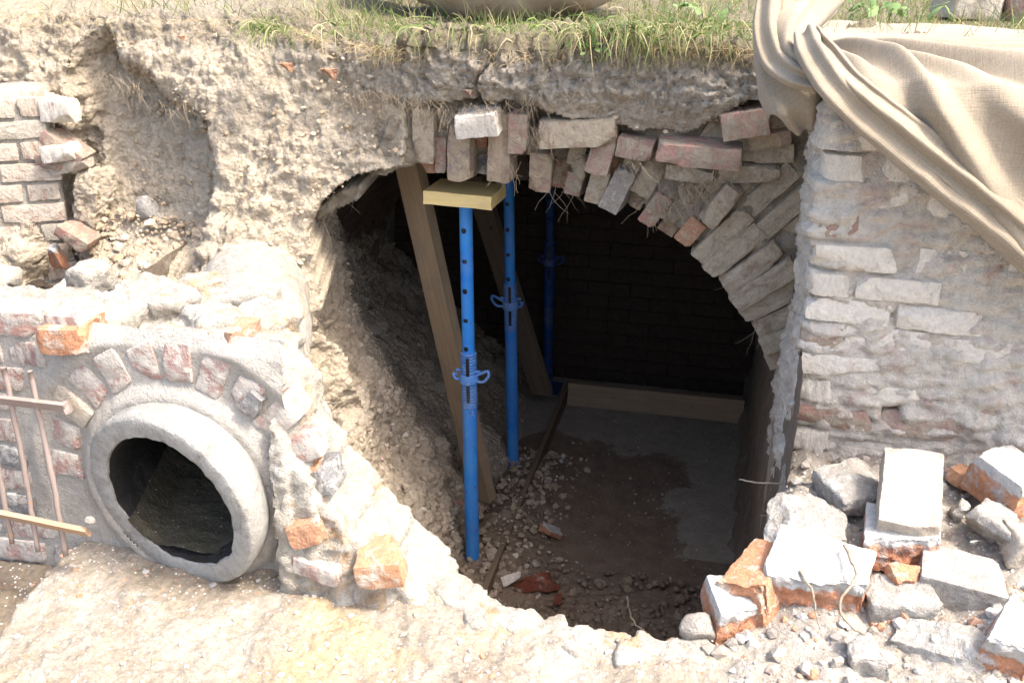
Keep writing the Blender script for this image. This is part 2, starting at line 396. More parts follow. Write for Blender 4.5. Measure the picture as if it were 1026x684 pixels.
def m_bank():                      # grey topsoil over tan subsoil
    m, nt, b = new_mat("bank_soil"); v = coords(nt); x, y, z = sep_xyz(nt, v)[:3]
    tan = mix(nt, ramp(nt, noise(nt, v, 5, 5, .6), [(.38, 0.0), (.62, 1.0)]), (.50, .42, .315), (.42, .345, .25))
    tan = mix(nt, ramp(nt, noise(nt, v, 19, 5, .7), [(.5, 0.0), (.72, .7)]), tan, (.56, .48, .36))
    tops = mix(nt, ramp(nt, noise(nt, v, 11, 5, .65), [(.35, 0.0), (.65, 1.0)]), (.35, .30, .24), (.45, .40, .33))
    # the boundary between the layers dips to the right
    zz = mth(nt, 'ADD', mth(nt, 'ADD', z, mth(nt, 'MULTIPLY', x, .12)), mth(nt, 'MULTIPLY', mth(nt, 'SUBTRACT', noise(nt, v, 4, 4), .5), .35))
    tn = nd(nt, "ShaderNodeMapRange"); tn.inputs[1].default_value = .80; tn.inputs[2].default_value = 1.0; nt.links.new(zz, tn.inputs[0])
    base = mix(nt, tn.outputs[0], tan, tops)
    fine = noise(nt, v, 85, 5, .75); base = mix(nt, .5, base, ramp(nt, fine, [(.3, .5), (.5, .95), (.7, 1.3)]), 'MULTIPLY')
    hum = nd(nt, "ShaderNodeMapRange"); hum.inputs[1].default_value = 1.07; hum.inputs[2].default_value = 1.13; nt.links.new(mth(nt, 'ADD', z, mth(nt, 'MULTIPLY', mth(nt, 'SUBTRACT', noise(nt, v, 9, 4), .5), .12)), hum.inputs[0])
    hx = nd(nt, "ShaderNodeMapRange"); hx.inputs[1].default_value = -1.9; hx.inputs[2].default_value = -1.4; nt.links.new(x, hx.inputs[0])
    base = mix(nt, mth(nt, 'MULTIPLY', hum.outputs[0], mth(nt, 'ADD', mth(nt, 'MULTIPLY', hx.outputs[0], .45), .45)), base, (.17, .14, .085))
    vo = nd(nt, "ShaderNodeTexVoronoi"); vo.inputs["Scale"].default_value = 60; nt.links.new(v, vo.inputs["Vector"]); ck = mth(nt, 'MULTIPLY', vo.outputs["Distance"], -.7)
    nt.links.new(base, b.inputs["Base Color"]); b.inputs["Roughness"].default_value = .97
    bump(nt, b, mth(nt, 'ADD', mth(nt, 'ADD', noise(nt, v, 30, 6, .72), ck), mth(nt, 'MULTIPLY', fine, .7)), 1.0, .015); return m

def m_floor():                     # cement screed, damp and muddy along the left and the front
    m, nt, b = new_mat("cellar_floor_screed"); v = coords(nt); x, y, z = sep_xyz(nt, v)[:3]
    n1 = noise(nt, v, 2.6, 6, .62, .5); n2 = noise(nt, v, 14, 5, .7)
    dry = mix(nt, ramp(nt, n2, [(.35, 0.0), (.65, 1.0)]), (.25, .21, .16), (.32, .275, .215))
    mud = mix(nt, ramp(nt, n2, [(.35, 0.0), (.65, 1.0)]), (.145, .103, .07), (.205, .152, .108))
    # dry patch: along the right wall and the far board
    a = mth(nt, 'ADD', mth(nt, 'MULTIPLY', mth(nt, 'ADD', x, .17), 3.6), mth(nt, 'MULTIPLY', mth(nt, 'SUBTRACT', n1, .5), 3.2))
    c = mth(nt, 'ADD', mth(nt, 'MULTIPLY', mth(nt, 'SUBTRACT', y, 4.52), 3.5), mth(nt, 'MULTIPLY', mth(nt, 'SUBTRACT', n1, .5), 2.4))
    near = mth(nt, 'SUBTRACT', y, 3.62)
    k = mth(nt, 'MAXIMUM', mth(nt, 'MINIMUM', a, mth(nt, 'MULTIPLY', near, 7.0)), c)
    mk = ramp(nt, k, [(.0, 0.0), (.09, 1.0)])
    base = mix(nt, mk, mud, dry); fine = noise(nt, v, 70, 5, .75)
    base = mix(nt, .5, base, ramp(nt, fine, [(.3, .55), (.7, 1.3)]), 'MULTIPLY')
    nt.links.new(base, b.inputs["Base Color"]); nt.links.new(mth(nt, 'ADD', mth(nt, 'MULTIPLY', mk, .25), .68), b.inputs["Roughness"])
    bump(nt, b, mth(nt, 'ADD', n2, fine), .5, .008); return m

def m_burlap():
    m, nt, b = new_mat("burlap"); tc = nd(nt, "ShaderNodeTexCoord"); uv = tc.outputs["UV"]; v = tc.outputs["Object"]
    def wave(dirn, sc):
        w = nd(nt, "ShaderNodeTexWave", wave_type='BANDS', bands_direction=dirn); w.inputs["Scale"].default_value = sc
        w.inputs["Distortion"].default_value = 1.6; w.inputs["Detail"].default_value = 3; w.inputs["Detail Scale"].default_value = 2.5
        nt.links.new(uv, w.inputs["Vector"]); return w.outputs["Fac"]
    a = wave('X', 110); c = wave('Y', 110); wv = mth(nt, 'MULTIPLY', mth(nt, 'ADD', a, c), .5)
    sl = nd(nt, "ShaderNodeMapping"); sl.inputs["Scale"].default_value = (16, 230, 1); nt.links.new(uv, sl.inputs[0]); st = noise(nt, sl.outputs[0], 1.0, 4, .7)
    sl2 = nd(nt, "ShaderNodeMapping"); sl2.inputs["Scale"].default_value = (230, 16, 1); nt.links.new(uv, sl2.inputs[0]); st2 = noise(nt, sl2.outputs[0], 1.0, 4, .7)
    base = mix(nt, ramp(nt, noise(nt, v, 6, 4, .6), [(.35, 0.0), (.65, 1.0)]), (.315, .26, .185), (.265, .215, .15))
    base = mix(nt, .18, base, ramp(nt, wv, [(.1, .45), (.6, 1.15)]), 'MULTIPLY')
    base = mix(nt, .3, base, ramp(nt, mth(nt, 'MULTIPLY', mth(nt, 'ADD', st, st2), .5), [(.35, .5), (.62, 1.3)]), 'MULTIPLY')
    base = mix(nt, .25, base, ramp(nt, noise(nt, v, 240, 3, .7), [(.35, .5), (.62, 1.25)]), 'MULTIPLY')
    nt.links.new(base, b.inputs["Base Color"]); b.inputs["Roughness"].default_value = .95
    b.inputs["Sheen Weight"].default_value = .15
    bump(nt, b, mth(nt, 'ADD', mth(nt, 'MULTIPLY', wv, .4), mth(nt, 'ADD', st, st2)), .5, .003); return m

def m_grass(name, cols, rough=.6):
    m, nt, b = new_mat(name); g = nd(nt, "ShaderNodeNewGeometry")
    base = ramp(nt, g.outputs["Random Per Island"], cols); nt.links.new(base, b.inputs["Base Color"]); b.inputs["Roughness"].default_value = rough
    tr = nd(nt, "ShaderNodeBsdfTranslucent"); nt.links.new(base, tr.inputs[0]); ms = nd(nt, "ShaderNodeMixShader"); ms.inputs[0].default_value = .3
    nt.links.new(b.outputs[0], ms.inputs[1]); nt.links.new(tr.outputs[0], ms.inputs[2]); nt.links.new(ms.outputs[0], nt.nodes["Material Output"].inputs[0]); return m

def m_ledge():                     # dusty ledge, grey rubble dirt on the right, mud washed out of the pipe
    m, nt, b = new_mat("ledge_dirt"); v = coords(nt); x, y, z = sep_xyz(nt, v)[:3]; n2 = noise(nt, v, 8, 5, .65); n3 = noise(nt, v, 3, 4, .6, .4)
    a = mix(nt, ramp(nt, n2, [(.35, 0.0), (.65, 1.0)]), (.33, .285, .225), (.27, .225, .17)); a = mix(nt, ramp(nt, n3, [(.5, 0.0), (.62, .8)]), a, (.4, .37, .315)); a = mix(nt, ramp(nt, noise(nt, v, 2.1, 4, .6, .6), [(.54, 0.0), (.64, .8)]), a, (.42, .31, .175))
    r = mix(nt, ramp(nt, n2, [(.35, 0.0), (.65, 1.0)]), (.29, .255, .21), (.38, .345, .295))
    mr = nd(nt, "ShaderNodeMapRange"); mr.inputs[1].default_value = -.02; mr.inputs[2].default_value = .1; nt.links.new(mth(nt, 'ADD', x, mth(nt, 'MULTIPLY', mth(nt, 'SUBTRACT', n3, .5), .3)), mr.inputs[0])
    base = mix(nt, mr.outputs[0], a, r)
    dx = mth(nt, 'MULTIPLY', mth(nt, 'ADD', x, 1.22), 1 / .21); dy = mth(nt, 'MULTIPLY', mth(nt, 'SUBTRACT', y, 1.80), 1 / .10)
    dd = mth(nt, 'ADD', mth(nt, 'ADD', mth(nt, 'MULTIPLY', dx, dx), mth(nt, 'MULTIPLY', dy, dy)), mth(nt, 'MULTIPLY', mth(nt, 'SUBTRACT', n2, .5), 2.4))
    base = mix(nt, ramp(nt, dd, [(.4, .8), (1.0, 0.0)]), base, (.24, .195, .14))
    left = nd(nt, "ShaderNodeMapRange"); left.inputs[1].default_value = -1.57; left.inputs[2].default_value = -1.63; nt.links.new(x, left.inputs[0]); base = mix(nt, left.outputs[0], base, (.2, .16, .115))
    fine = noise(nt, v, 85, 5, .75); base = mix(nt, .6, base, ramp(nt, fine, [(.3, .4), (.5, .85), (.7, 1.35)]), 'MULTIPLY')
    vo = nd(nt, "ShaderNodeTexVoronoi"); vo.inputs["Scale"].default_value = 95; nt.links.new(v, vo.inputs["Vector"])
    sp = mth(nt, 'MULTIPLY', ramp(nt, vo.outputs["Distance"], [(.2, 1.0), (.32, 0.0)]), ramp(nt, sep_xyz(nt, vo.outputs["Color"])[0], [(.6, 0.0), (.65, 1.0)]))
    base = mix(nt, sp, base, (.66, .62, .55)); sp2 = mth(nt, 'MULTIPLY', ramp(nt, vo.outputs["Distance"], [(.2, 1.0), (.32, 0.0)]), ramp(nt, sep_xyz(nt, vo.outputs["Color"])[1], [(.86, 0.0), (.9, 1.0)])); base = mix(nt, sp2, base, (.45, .2, .1))
    nt.links.new(base, b.inputs["Base Color"]); b.inputs["Roughness"].default_value = .95
    bump(nt, b, mth(nt, 'ADD', noise(nt, v, 30, 5, .68), mth(nt, 'MULTIPLY', fine, .6)), .9, .012); return m

M = {}
M['bank'] = m_bank()
M['dark_soil'] = m_soil("cellar_soil", (.45, .365, .265), (.51, .43, .33), (.37, .295, .21), speck=(.5, .46, .4), speck_amt=.72)
M['ledge'] = m_ledge()
M['rubble_dirt'] = m_soil("rubble_dirt", (.36, .31, .26), (.46, .41, .35), (.3, .25, .2), speck=(.75, .72, .68), speck_amt=.5, bscale=90)
M['floor'] = m_floor()
M['white_mortar'] = m_mortar("lime_mortar_white", (.52, .485, .42), (.44, .395, .32), (.47, .31, .17), gr=.75, bd=.014)
M['grey_mortar'] = m_mortar("grey_mortar", (.4, .37, .32), (.48, .445, .39))
M['pier_mortar'] = m_mortar("pier_render", (.72, .655, .555), (.64, .565, .465), (.57, .43, .355), bscale=34, bd=.013, gr=.6)
M['arch_mortar'] = m_mortar("arch_mortar", (.36, .3, .22), (.28, .235, .175), (.4, .335, .24), bscale=34, bd=.014, gr=.6)
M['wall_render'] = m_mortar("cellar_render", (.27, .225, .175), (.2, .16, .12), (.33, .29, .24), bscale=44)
M['pipe'] = m_mortar("concrete_pipe", (.30, .29, .26), (.37, .355, .32), (.21, .195, .165), bscale=42, bd=.006, gr=.6)
M['pipe_in_shade'] = m_mortar('pipe_bore_shaded', (.04, .037, .033), (.025, .023, .021), (.075, .07, .062), bscale=26, bd=.012)  # near-black colour stands in for the shade inside the pipe
M['pipe_mud'] = m_soil("pipe_silt", (.085, .075, .05), (.13, .112, .08), (.07, .068, .04), speck_amt=.93)  # silt colour darkened too, so the pipe's shade sits in it
M['brick_arch'] = m_brick("brick_arch", [(.36, .17, .12), (.33, .25, .21), (.27, .22, .2), (.38, .26, .2), (.32, .2, .17)], coat=(.38, .30, .205), amt=.55, grime=(.29, .225, .16), grime_amt=.6)
M['brick_fan'] = m_brick("brick_fan", [(.37, .27, .19), (.40, .32, .23), (.34, .25, .18)], coat=(.40, .335, .245), amt=.55)
M['brick_pink'] = m_brick("brick_pink", [(.42, .22, .17), (.46, .3, .24), (.38, .24, .2)], coat=(.38, .315, .235), amt=.45, grime=(.3, .235, .18), grime_amt=.5)
M['brick_orange'] = m_brick("brick_orange", [(.46, .22, .12), (.5, .28, .16), (.44, .24, .15)], coat=(.6, .52, .42), amt=.2, grime=(.42, .24, .15), grime_amt=.4, hue=.25)
M['brick_limed'] = m_brick("brick_limed", [(.45, .2, .11), (.49, .25, .14)], coat=(.45, .43, .395), amt=.22, top=.02, grime=(.42, .3, .24), grime_amt=.3, hue=.3)
M['brick_pale'] = m_brick("brick_pale", [(.42, .3, .23), (.46, .36, .28)], coat=(.44, .385, .31), amt=.75, grime=(.33, .27, .2), grime_amt=.3)
M['brick_pier'] = m_brick("brick_pier", [(.50, .35, .29), (.54, .41, .33), (.47, .37, .32)], coat=(.66, .595, .5), amt=.8, grime=(.44, .375, .3), grime_amt=.5)
M['brick_wall'] = m_brick("brick_sunlit_wall", [(.46, .31, .23), (.5, .37, .28)], coat=(.52, .44, .35), amt=.6, grime=(.4, .32, .25), grime_amt=.3)
M['brick_head'] = m_brick("brick_headwall", [(.42, .24, .2), (.46, .29, .24), (.39, .25, .22), (.44, .25, .2)], coat=(.5, .45, .39), amt=.52, grime=(.4, .33, .28), grime_amt=.5)
M['brick_blue'] = m_brick("brick_blue_grey", [(.2, .2, .2), (.25, .24, .23)], coat=(.5, .47, .42), amt=.35)
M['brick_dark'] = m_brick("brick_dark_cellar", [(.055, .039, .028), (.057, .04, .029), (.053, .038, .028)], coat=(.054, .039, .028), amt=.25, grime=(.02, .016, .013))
M['lump'] = m_brick("mortar_lump", [(.33, .3, .26), (.38, .35, .31)], coat=(.42, .4, .36), amt=.4, grime=(.24, .21, .175), grime_amt=.7)
M['cobble'] = m_brick("cobble", [(.3, .27, .23), (.34, .3, .26)], coat=(.4, .36, .3), amt=.3)
M['wood_new'] = m_wood("pine_new", (.8, .61, .28), (.7, .51, .21), (.3, .25, .19), .35)
M['wood_old'] = m_wood("timber_weathered", (.36, .265, .165), (.27, .195, .12), (.2, .165, .125), .55)
M['wood_damp'] = m_wood("timber_damp", (.19, .14, .09), (.14, .1, .065), (.12, .095, .07), .6)
M['blue'] = m_paint("blue_paint", (.02, .19, .60), (.05, .27, .66), splash_amt=.4)
M['blue_low'] = m_paint("blue_paint_low", (.02, .18, .6), (.05, .26, .64), splash_amt=.5, dirt_low=-.05)
M['blue_worn'] = m_paint("blue_paint_worn", (.05, .18, .48), (.12, .25, .5), splash=(.45, .44, .43), splash_amt=.75, rough=.4)
M['shaded_blue'] = m_paint("blue_paint_shaded", (.008, .04, .14), (.012, .055, .18), splash=(.2, .18, .16), splash_amt=.4, dirt_low=-.1)  # darker copy of the blue paint, carrying the far cellar's shade in its colour
M['iron'] = m_paint("rusty_iron", (.24, .185, .155), (.3, .235, .2), splash=(.5, .45, .4), splash_amt=.55, rust=(.4, .17, .05), rough=.8)
M['rust_orange'] = m_paint("rust_orange", (.4, .25, .14), (.36, .26, .18), splash=(.5, .43, .35), splash_amt=.4, rust=(.52, .22, .05), rough=.85)
M['hole_shade'] = m_paint("painted_hole_shade", (.01, .012, .02), (.012, .014, .02), splash_amt=-1)  # black colour standing in for shade inside the slot and pin holes
M['root'] = m_mortar("dry_root", (.5, .42, .31), (.38, .3, .21))
M['fine_root'] = m_mortar("fine_root", (.42, .34, .24), (.3, .24, .17))
M['burlap'] = m_burlap()
M['grass'] = m_grass("grass_green", [(0, (.08, .125, .03)), (.3, (.14, .2, .05)), (.5, (.19, .24, .07)), (.7, (.34, .31, .15)), (1, (.46, .38, .22))])
M['straw'] = m_grass("grass_dry", [(0, (.42, .32, .18)), (.5, (.55, .44, .27)), (.8, (.36, .25, .14)), (1, (.3, .28, .1))])
M['leaf'] = m_grass("leaf_green", [(0, (.14, .24, .07)), (1, (.26, .36, .14))])
M['rubble'] = m_island("rubble_chips", [(0, (.5, .475, .43)), (.25, (.36, .33, .285)), (.5, (.27, .235, .19)), (.66, (.42, .395, .35)), (.8, (.38, .2, .12)), (.86, (.44, .24, .14)), (.9, (.2, .175, .15)), (1, (.56, .54, .5))])
M['clods'] = m_island("soil_clods", [(0, (.36, .275, .18)), (.5, (.42, .33, .225)), (.85, (.48, .39, .28)), (1, (.55, .48, .38))])
M['slope_clods'] = m_island('slope_clods', [(0, (.3, .235, .165)), (.5, (.38, .305, .22)), (.9, (.45, .375, .285)), (.95, (.56, .5, .42)), (1, (.4, .26, .2))])
M['mud_lumps'] = m_island('mud_lumps', [(0, (.14, .10, .07)), (.5, (.2, .15, .105)), (.97, (.25, .195, .14)), (1, (.45, .4, .33))], .8)
M['dark_clods'] = m_island("mud_clods", [(0, (.25, .19, .13)), (.5, (.33, .26, .185)), (.9, (.39, .32, .24)), (.95, (.4, .35, .28)), (1, (.5, .45, .38))])

# ================================================================== THE SETTING
def axis(*segs):                   # (start, stop, step) pieces joined into one increasing coordinate list
    a = np.concatenate([np.arange(s, e - 1e-9, d) for s, e, d in segs] + [[segs[-1][1]]]); return a

# hole in the ground: its rim read off the photograph at ledge height
RIM = [(-1.75, 4.4), (-1.75, 3.4), (-1.75, 3.02), (-1.62, 2.66), (-1.45, 2.40), (-1.15, 2.20), (-0.95, 2.09), (-0.74, 2.04), (-0.65, 1.95),
       (-0.45, 1.855), (-0.216, 1.825), (-0.05, 1.838), (0.03, 1.87), (0.08, 1.95), (0.115, 2.06), (0.165, 2.25), (0.20, 2.45), (0.21, 2.62), (0.21, 4.4)]
def ground_z(X, Y):
    """ledge dirt and rubble, without the hole"""
    X = np.asarray(X, float); Y = np.asarray(Y, float); P = np.stack([X, Y, X * 0], -1).reshape(-1, 3)
    z = fbm(P, 1.6, 3, seed=1) * .03 + fbm(P, 8, 5, .6, seed=2) * .030
    rub = sstep(.02, .22, X.ravel() + .04 * fbm(P, 5, 2, seed=4))
    z = z + rub * (.02 + .085 * sstep(1.75, 2.5, Y.ravel()) + fbm(P, 7, 3, seed=6) * .045)
    z = z - .11 * sstep(-1.585, -1.64, X.ravel() + .3 * (Y.ravel() - 1.62) * (Y.ravel() < 1.62)) * sstep(1.25, 1.45, Y.ravel())
    z = z + .05 * np.clip(1.2 - Y.ravel(), 0, 8) * 0
    return z.reshape(X.shape)
gx = axis((-9, -2.2, .4), (-2.2, 1.3, .0065), (1.3, 9, .4)); gy = axis((-9, 1.1, .4), (1.1, 2.75, .0065), (2.75, 3.35, .05))
GX, GY = np.meshgrid(gx, gy, indexing='ij'); flat = np.stack([GX, GY, GX * 0], -1).reshape(-1, 3)
GZ = ground_z(GX, GY)
f1, f2, cid = worley(flat, 34, 2, True); GZ += ((np.clip(.5 - f1, 0, 1)) * .02 * sstep(.2, .6, fbm(flat, 6, 2, seed=8) + .45)).reshape(GX.shape)
GZ += (fbm(flat, 40, 3, seed=3) * .004).reshape(GX.shape)
sd = poly_sd(GX, GY, RIM) + (fbm(flat, 11, 4, seed=5) * .035 + fbm(flat, 40, 2, seed=15) * .008).reshape(GX.shape)
GZ = GZ - 1.35 * sstep(.0, .035, sd) - .02 * sstep(-.05, .0, sd)
me = np_mesh("ground", np.stack([GX, GY, GZ], -1).reshape(-1, 3), grid_faces(len(gx), len(gy)), True)
ground = prop(link("ground", me, M['ledge']), kind="structure"); me.materials.append(M['dark_soil'])
zc_ = np.zeros(len(me.vertices) * 3, np.float32); me.vertices.foreach_get("co", zc_); zc_ = zc_.reshape(-1, 3)[:, 2]; fi = grid_faces(len(gx), len(gy)); me.polygons.foreach_set("material_index", (zc_[fi].min(1) < -.16).astype(np.int32))

# ------------------------------------------------------------------ earth bank: face and turf top in one sheet
def pxpoly(pts, Y): return [tuple(atY(x, y, Y)[[0, 2]]) for x, y in pts]
RECESS = pxpoly([(60, 20), (92, 64), (125, 78), (165, 98), (196, 124), (214, 150), (226, 178), (233, 230), (222, 320), (30, 320), (30, 60)], 3.02)
def bank_face(X, z):
    P = np.stack([X * 1.0, z * 0 + 3.1, z], -1).reshape(-1, 3)
    y = 3.10 + .18 * (z - .8)
    left = sstep(-1.2, -1.55, X)
    y = y + left * (.42 * (z - .75) - .05)
    y = y - .03 * sstep(-1.2, -.9, X)
    sd = poly_sd(X, z, RECESS) + (fbm(P, 8, 4, seed=21) * .05).reshape(X.shape)
    rec = 3.10 + .20 * sstep(.0, .12, sd) + .06 * sstep(.1, .3, sd)
    mound = 3.26 - (.50 - z) * 1.5 - .16 * sstep(-2.35, -2.0, X) * sstep(.55, .2, z) + .5 * sstep(-2.24, -2.34, X)
    y = np.where(sd > 0, np.minimum(y + (rec - 3.10), np.maximum(mound, 2.6)), y)
    y = y + .12 * sstep(-2.28, -2.42, X) * sstep(1.12, .72, z)
    return y
def surfpoly(pts):
    out = []
    for x, y in pts:
        Y = 3.1
        for k in range(6): p = atY(x, y, Y); Y = float(bank_face(np.array([[p[0]]]), np.array([[p[2]]]))[0, 0]) - .02
        out.append((p[0], p[2]))
    return out
HOLE = surfpoly([(318, 330), (313, 270), (308, 232), (320, 205), (338, 190), (352, 181), (380, 172), (404, 166), (404, 112), (430, 104), (470, 102), (520, 104), (548, 116), (600, 122),
               (640, 132), (690, 135), (722, 120), (750, 104), (790, 108), (800, 90), (860, 90), (900, 560), (318, 560)])
bx = axis((-14, -3.4, .6), (-3.4, .5, .0075), (.5, 14, .6)); ss = axis((-.1, 1.22, .0075), (1.22, 2.6, .03), (2.6, 40, 2.5))
BX, S = np.meshgrid(bx, ss, indexing='ij')
ZT = 1.135 + .03 * fbm(np.stack([bx, bx * 0, bx * 0], -1), 1.3, 3, seed=31) + .03 * sstep(-1.0, .2, bx) + .045 * sstep(-1.3, -1.7, bx)
ZTg = np.broadcast_to(ZT[:, None], BX.shape)
zface = np.minimum(S, ZTg); BY = bank_face(BX, zface) + np.maximum(S - ZTg, 0)
BZ = zface + np.where(S > ZTg, .02 * np.minimum(S - ZTg, 1), 0) - .02 * np.exp(-((S - ZTg) / .03) ** 2)
P3 = np.stack([BX, BY, BZ], -1); N3 = grid_normals(P3); N3 = np.where(N3[..., 1:2] > .5, -N3, N3)
fl = P3.reshape(-1, 3)
f1, f2, cid = worley(fl, 13, 5, True); g1, g2, gid = worley(fl, 36, 6, True)
dsp = fbm(fl, 3.5, 4, seed=41) * .075 + fbm(fl, 12, 4, .55, seed=42, ridge=True) * .026 + (f2 - f1) * .034 * sstep(-.1, .4, fbm(fl, 2.2, 2, seed=44)) + (np.clip(g2 - g1, 0, .5)) * .020 * (.3 + sstep(-.2, .3, fbm(fl, 5, 2, seed=45))) + fbm(fl, 28, 4, .62, seed=43, ridge=True) * .017 - .03
smooth_zone = sstep(1.3, 1.6, S).ravel(); dsp = dsp * (1 - .6 * smooth_zone)
# overhanging turf lip with a ragged lower edge
lipn = fbm(np.stack([BX.ravel(), BX.ravel() * 0, BX.ravel() * 0], -1), 5, 4, seed=47) * .05
lipr = fbm(fl, 18, 5, .68, seed=50, ridge=True) * .05 - .01
lip = sstep(.90, 1.0, S.ravel() + lipn) * (1 - sstep(1.12, 1.25, S.ravel())) * sstep(-1.3, -1.0, BX.ravel())
dsp = dsp + .035 * lip + lipr * lip
# dark crack through the topsoil
dsp = dsp - .05 * np.exp(-((BX - (-.80 + .03 * np.sin(S * 30))).ravel() / .008) ** 2) * sstep(.86, .9, S.ravel()) * sstep(1.1, 1.04, S.ravel())
P3 = fl + N3.reshape(-1, 3) * dsp[:, None]
jit = (fbm(np.stack([BX.ravel(), S.ravel(), S.ravel() * 0], -1), 9, 4, seed=48) * .03).reshape(BX.shape)
mask = ~(in_poly(BX + jit, S + jit, HOLE))
F = grid_faces(len(bx), len(ss), mask.reshape(-1), flip=False); V, F = compact(P3, F)
def hole_back(v):
    sdv = poly_sd(v[:, 0], v[:, 2], HOLE); near = (np.abs(sdv) < .12) & (v[:, 1] < 3.6) & (v[:, 0] < .45) & (v[:, 0] > -1.7)
    out = v + np.array([0, .30, 0]); out[:, 2] += .05 + .03 * fbm(v, 14, 2, seed=49); out[:, 0] += np.where(v[:, 0] < -1.25, -.07, 0)
    out[~(near & (v[:, 2] > .24))] = np.nan; return out
V, F = boundary_extrude(V, F, hole_back)
bank = prop(link("earth_bank", np_mesh("earth_bank", V, F, True), M['bank']), kind="structure")

# ------------------------------------------------------------------ cellar floor, soil slope on the left, render on the right
fx = axis((-1.6, .22, .012)); fy = axis((1.7, 3.7, .010), (3.7, 5.3, .03)); FX, FY = np.meshgrid(fx, fy, indexing='ij')
fl = np.stack([FX, FY, FX * 0], -1).reshape(-1, 3)
mudz = sstep(3.55, 2.9, FY).ravel(); f1, f2, _ = worley(fl, 22, 3, True); c1, c2, _ = worley(fl + .02 * fbm(fl, 9, 2, seed=61)[:, None], 11, 8, True)
FZ = -1.055 + fbm(fl, 2.2, 3, seed=62) * .012 + mudz * (.02 + np.clip(f2 - f1, 0, .5) * .05 + fbm(fl, 14, 4, .6, seed=63) * .03 - .03 * np.exp(-((c2 - c1) / .05) ** 2))
FZ += .02 * sstep(.05, .2, FX.ravel()) * (.5 + fbm(fl, 9, 3, seed=64))
# loose spill over the kerb board in front of the first prop
FZ += (.10 * np.exp(-(((FX + .86) / .16) ** 2 + ((FY - 3.70) / .50) ** 2))).ravel() * (1 + .8 * fbm(fl, 12, 3, seed=65)) * .8
floor = prop(link("cellar_floor", np_mesh("cellar_floor", np.stack([FX, FY, FZ.reshape(FX.shape)], -1).reshape(-1, 3), grid_faces(len(fx), len(fy)), True), M['floor']), kind="structure")

yy = axis((2.0, 4.3, .0085), (4.3, 5.35, .03)); zz = axis((-1.12, .75, .0085)); SY, SZ = np.meshgrid(yy, zz, indexing='ij')
prof = np.interp(SZ, [-1.12, -1.05, -.98, -.85, -.7, -.4, 0, .35, .8], [-.90, -.97, -1.03, -1.09, -1.15, -1.27, -1.42, -1.49, -1.56])
SX = prof - .30 * sstep(3.35, 4.1, SY) * sstep(-1.0, -.2, SZ) - .16 * sstep(3.7, 4.6, SY) * sstep(-1.05, -.7, SZ) - .12 * sstep(4.2, 5.2, SY)
fl = np.stack([SX, SY, SZ], -1).reshape(-1, 3); f1, f2, _ = worley(fl, 8, 11, True); g1, g2, _ = worley(fl, 30, 12, True)
dx = fbm(fl, 3.2, 4, seed=71) * .09 + (f2 - f1) * .055 * sstep(-.2, .2, fbm(fl, 2, 2, seed=73)) + np.clip(g2 - g1, 0, .5) * .034 + fbm(fl, 16, 5, .62, seed=72, ridge=True) * .026 - .02
dx *= sstep(-1.12, -.95, SZ).ravel() * .8 + .25
fl[:, 0] += dx; fl[:, 2] += dx * .25
SLX = fl[:, 0].reshape(SY.shape)
slope = prop(link("soil_slope", np_mesh("soil_slope", *compact(fl, grid_faces(len(yy), len(zz), (((SZ < .12) & (SY > 2.52)) | (SY > 3.08) | (SZ < -.3)).reshape(-1))), True), M['dark_soil']), kind="structure")

# ------------------------------------------------------------------ brick library (shared meshes)
BL, BW, BH = .225, .108, .068
LIB = {}
for key, mat in (('arch', 'brick_arch'), ('fan', 'brick_fan'), ('pink', 'brick_pink')):
    LIB[key] = [rough_block("brick_" + key, (BW, BL, BH), 200 + 11 * i, .013, .004, .003, 4, .022, mat=M[mat]) for i in range(6)]
rnd = random.Random(5)
def brick(me, P, rot=(0, 0, 0), scale=(1, 1, 1), parent=None, mat=None, name="brick"):
    o = bpy.data.objects.new(name, me); col.objects.link(o); o.location = tuple(map(float, P)); o.rotation_euler = [R(a) for a in rot]; o.scale = scale
    if parent is not None: o.parent = parent
    if mat is not None: o.material_slots[0].link = 'OBJECT'; o.material_slots[0].material = M[mat]
    return o

# ------------------------------------------------------------------ the vault
VX, VZ, VR = -.83, -.36, 1.11
vault = prop(empty("brick_vault", (0, 0, 0)), "broken brick barrel vault with ragged hanging bricks over the dark cellar", "vault")
th = np.linspace(R(-4), R(184), 90); vy = np.arange(3.30, 5.31, .08); TH, VY = np.meshgrid(th, vy, indexing='ij')
fl = np.stack([VX + np.cos(TH) * VR, VY, VZ + np.sin(TH) * VR], -1).reshape(-1, 3)
rr = 1 + fbm(fl, 9, 3, seed=81) * .03
fl2 = fl.copy(); fl2[:, 0] = VX + (fl[:, 0] - VX) * rr; fl2[:, 2] = VZ + (fl[:, 2] - VZ) * rr
m, nt, b = new_mat("vault_soffit"); v = coords(nt); x, y, z = sep_xyz(nt, v)[:3]
ang = mth(nt, 'MULTIPLY', mth(nt, 'ARCTAN2', mth(nt, 'ADD', z, -VZ), mth(nt, 'ADD', x, -VX)), VR); cb = nd(nt, "ShaderNodeCombineXYZ"); nt.links.new(y, cb.inputs[0]); nt.links.new(ang, cb.inputs[1])
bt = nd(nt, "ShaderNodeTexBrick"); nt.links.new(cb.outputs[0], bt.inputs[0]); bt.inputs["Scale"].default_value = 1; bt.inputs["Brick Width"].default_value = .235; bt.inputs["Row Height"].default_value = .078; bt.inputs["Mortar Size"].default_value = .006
bt.inputs["Color1"].default_value = (.17, .11, .08, 1); bt.inputs["Color2"].default_value = (.13, .085, .065, 1); bt.inputs["Mortar"].default_value = (.17, .14, .11, 1)
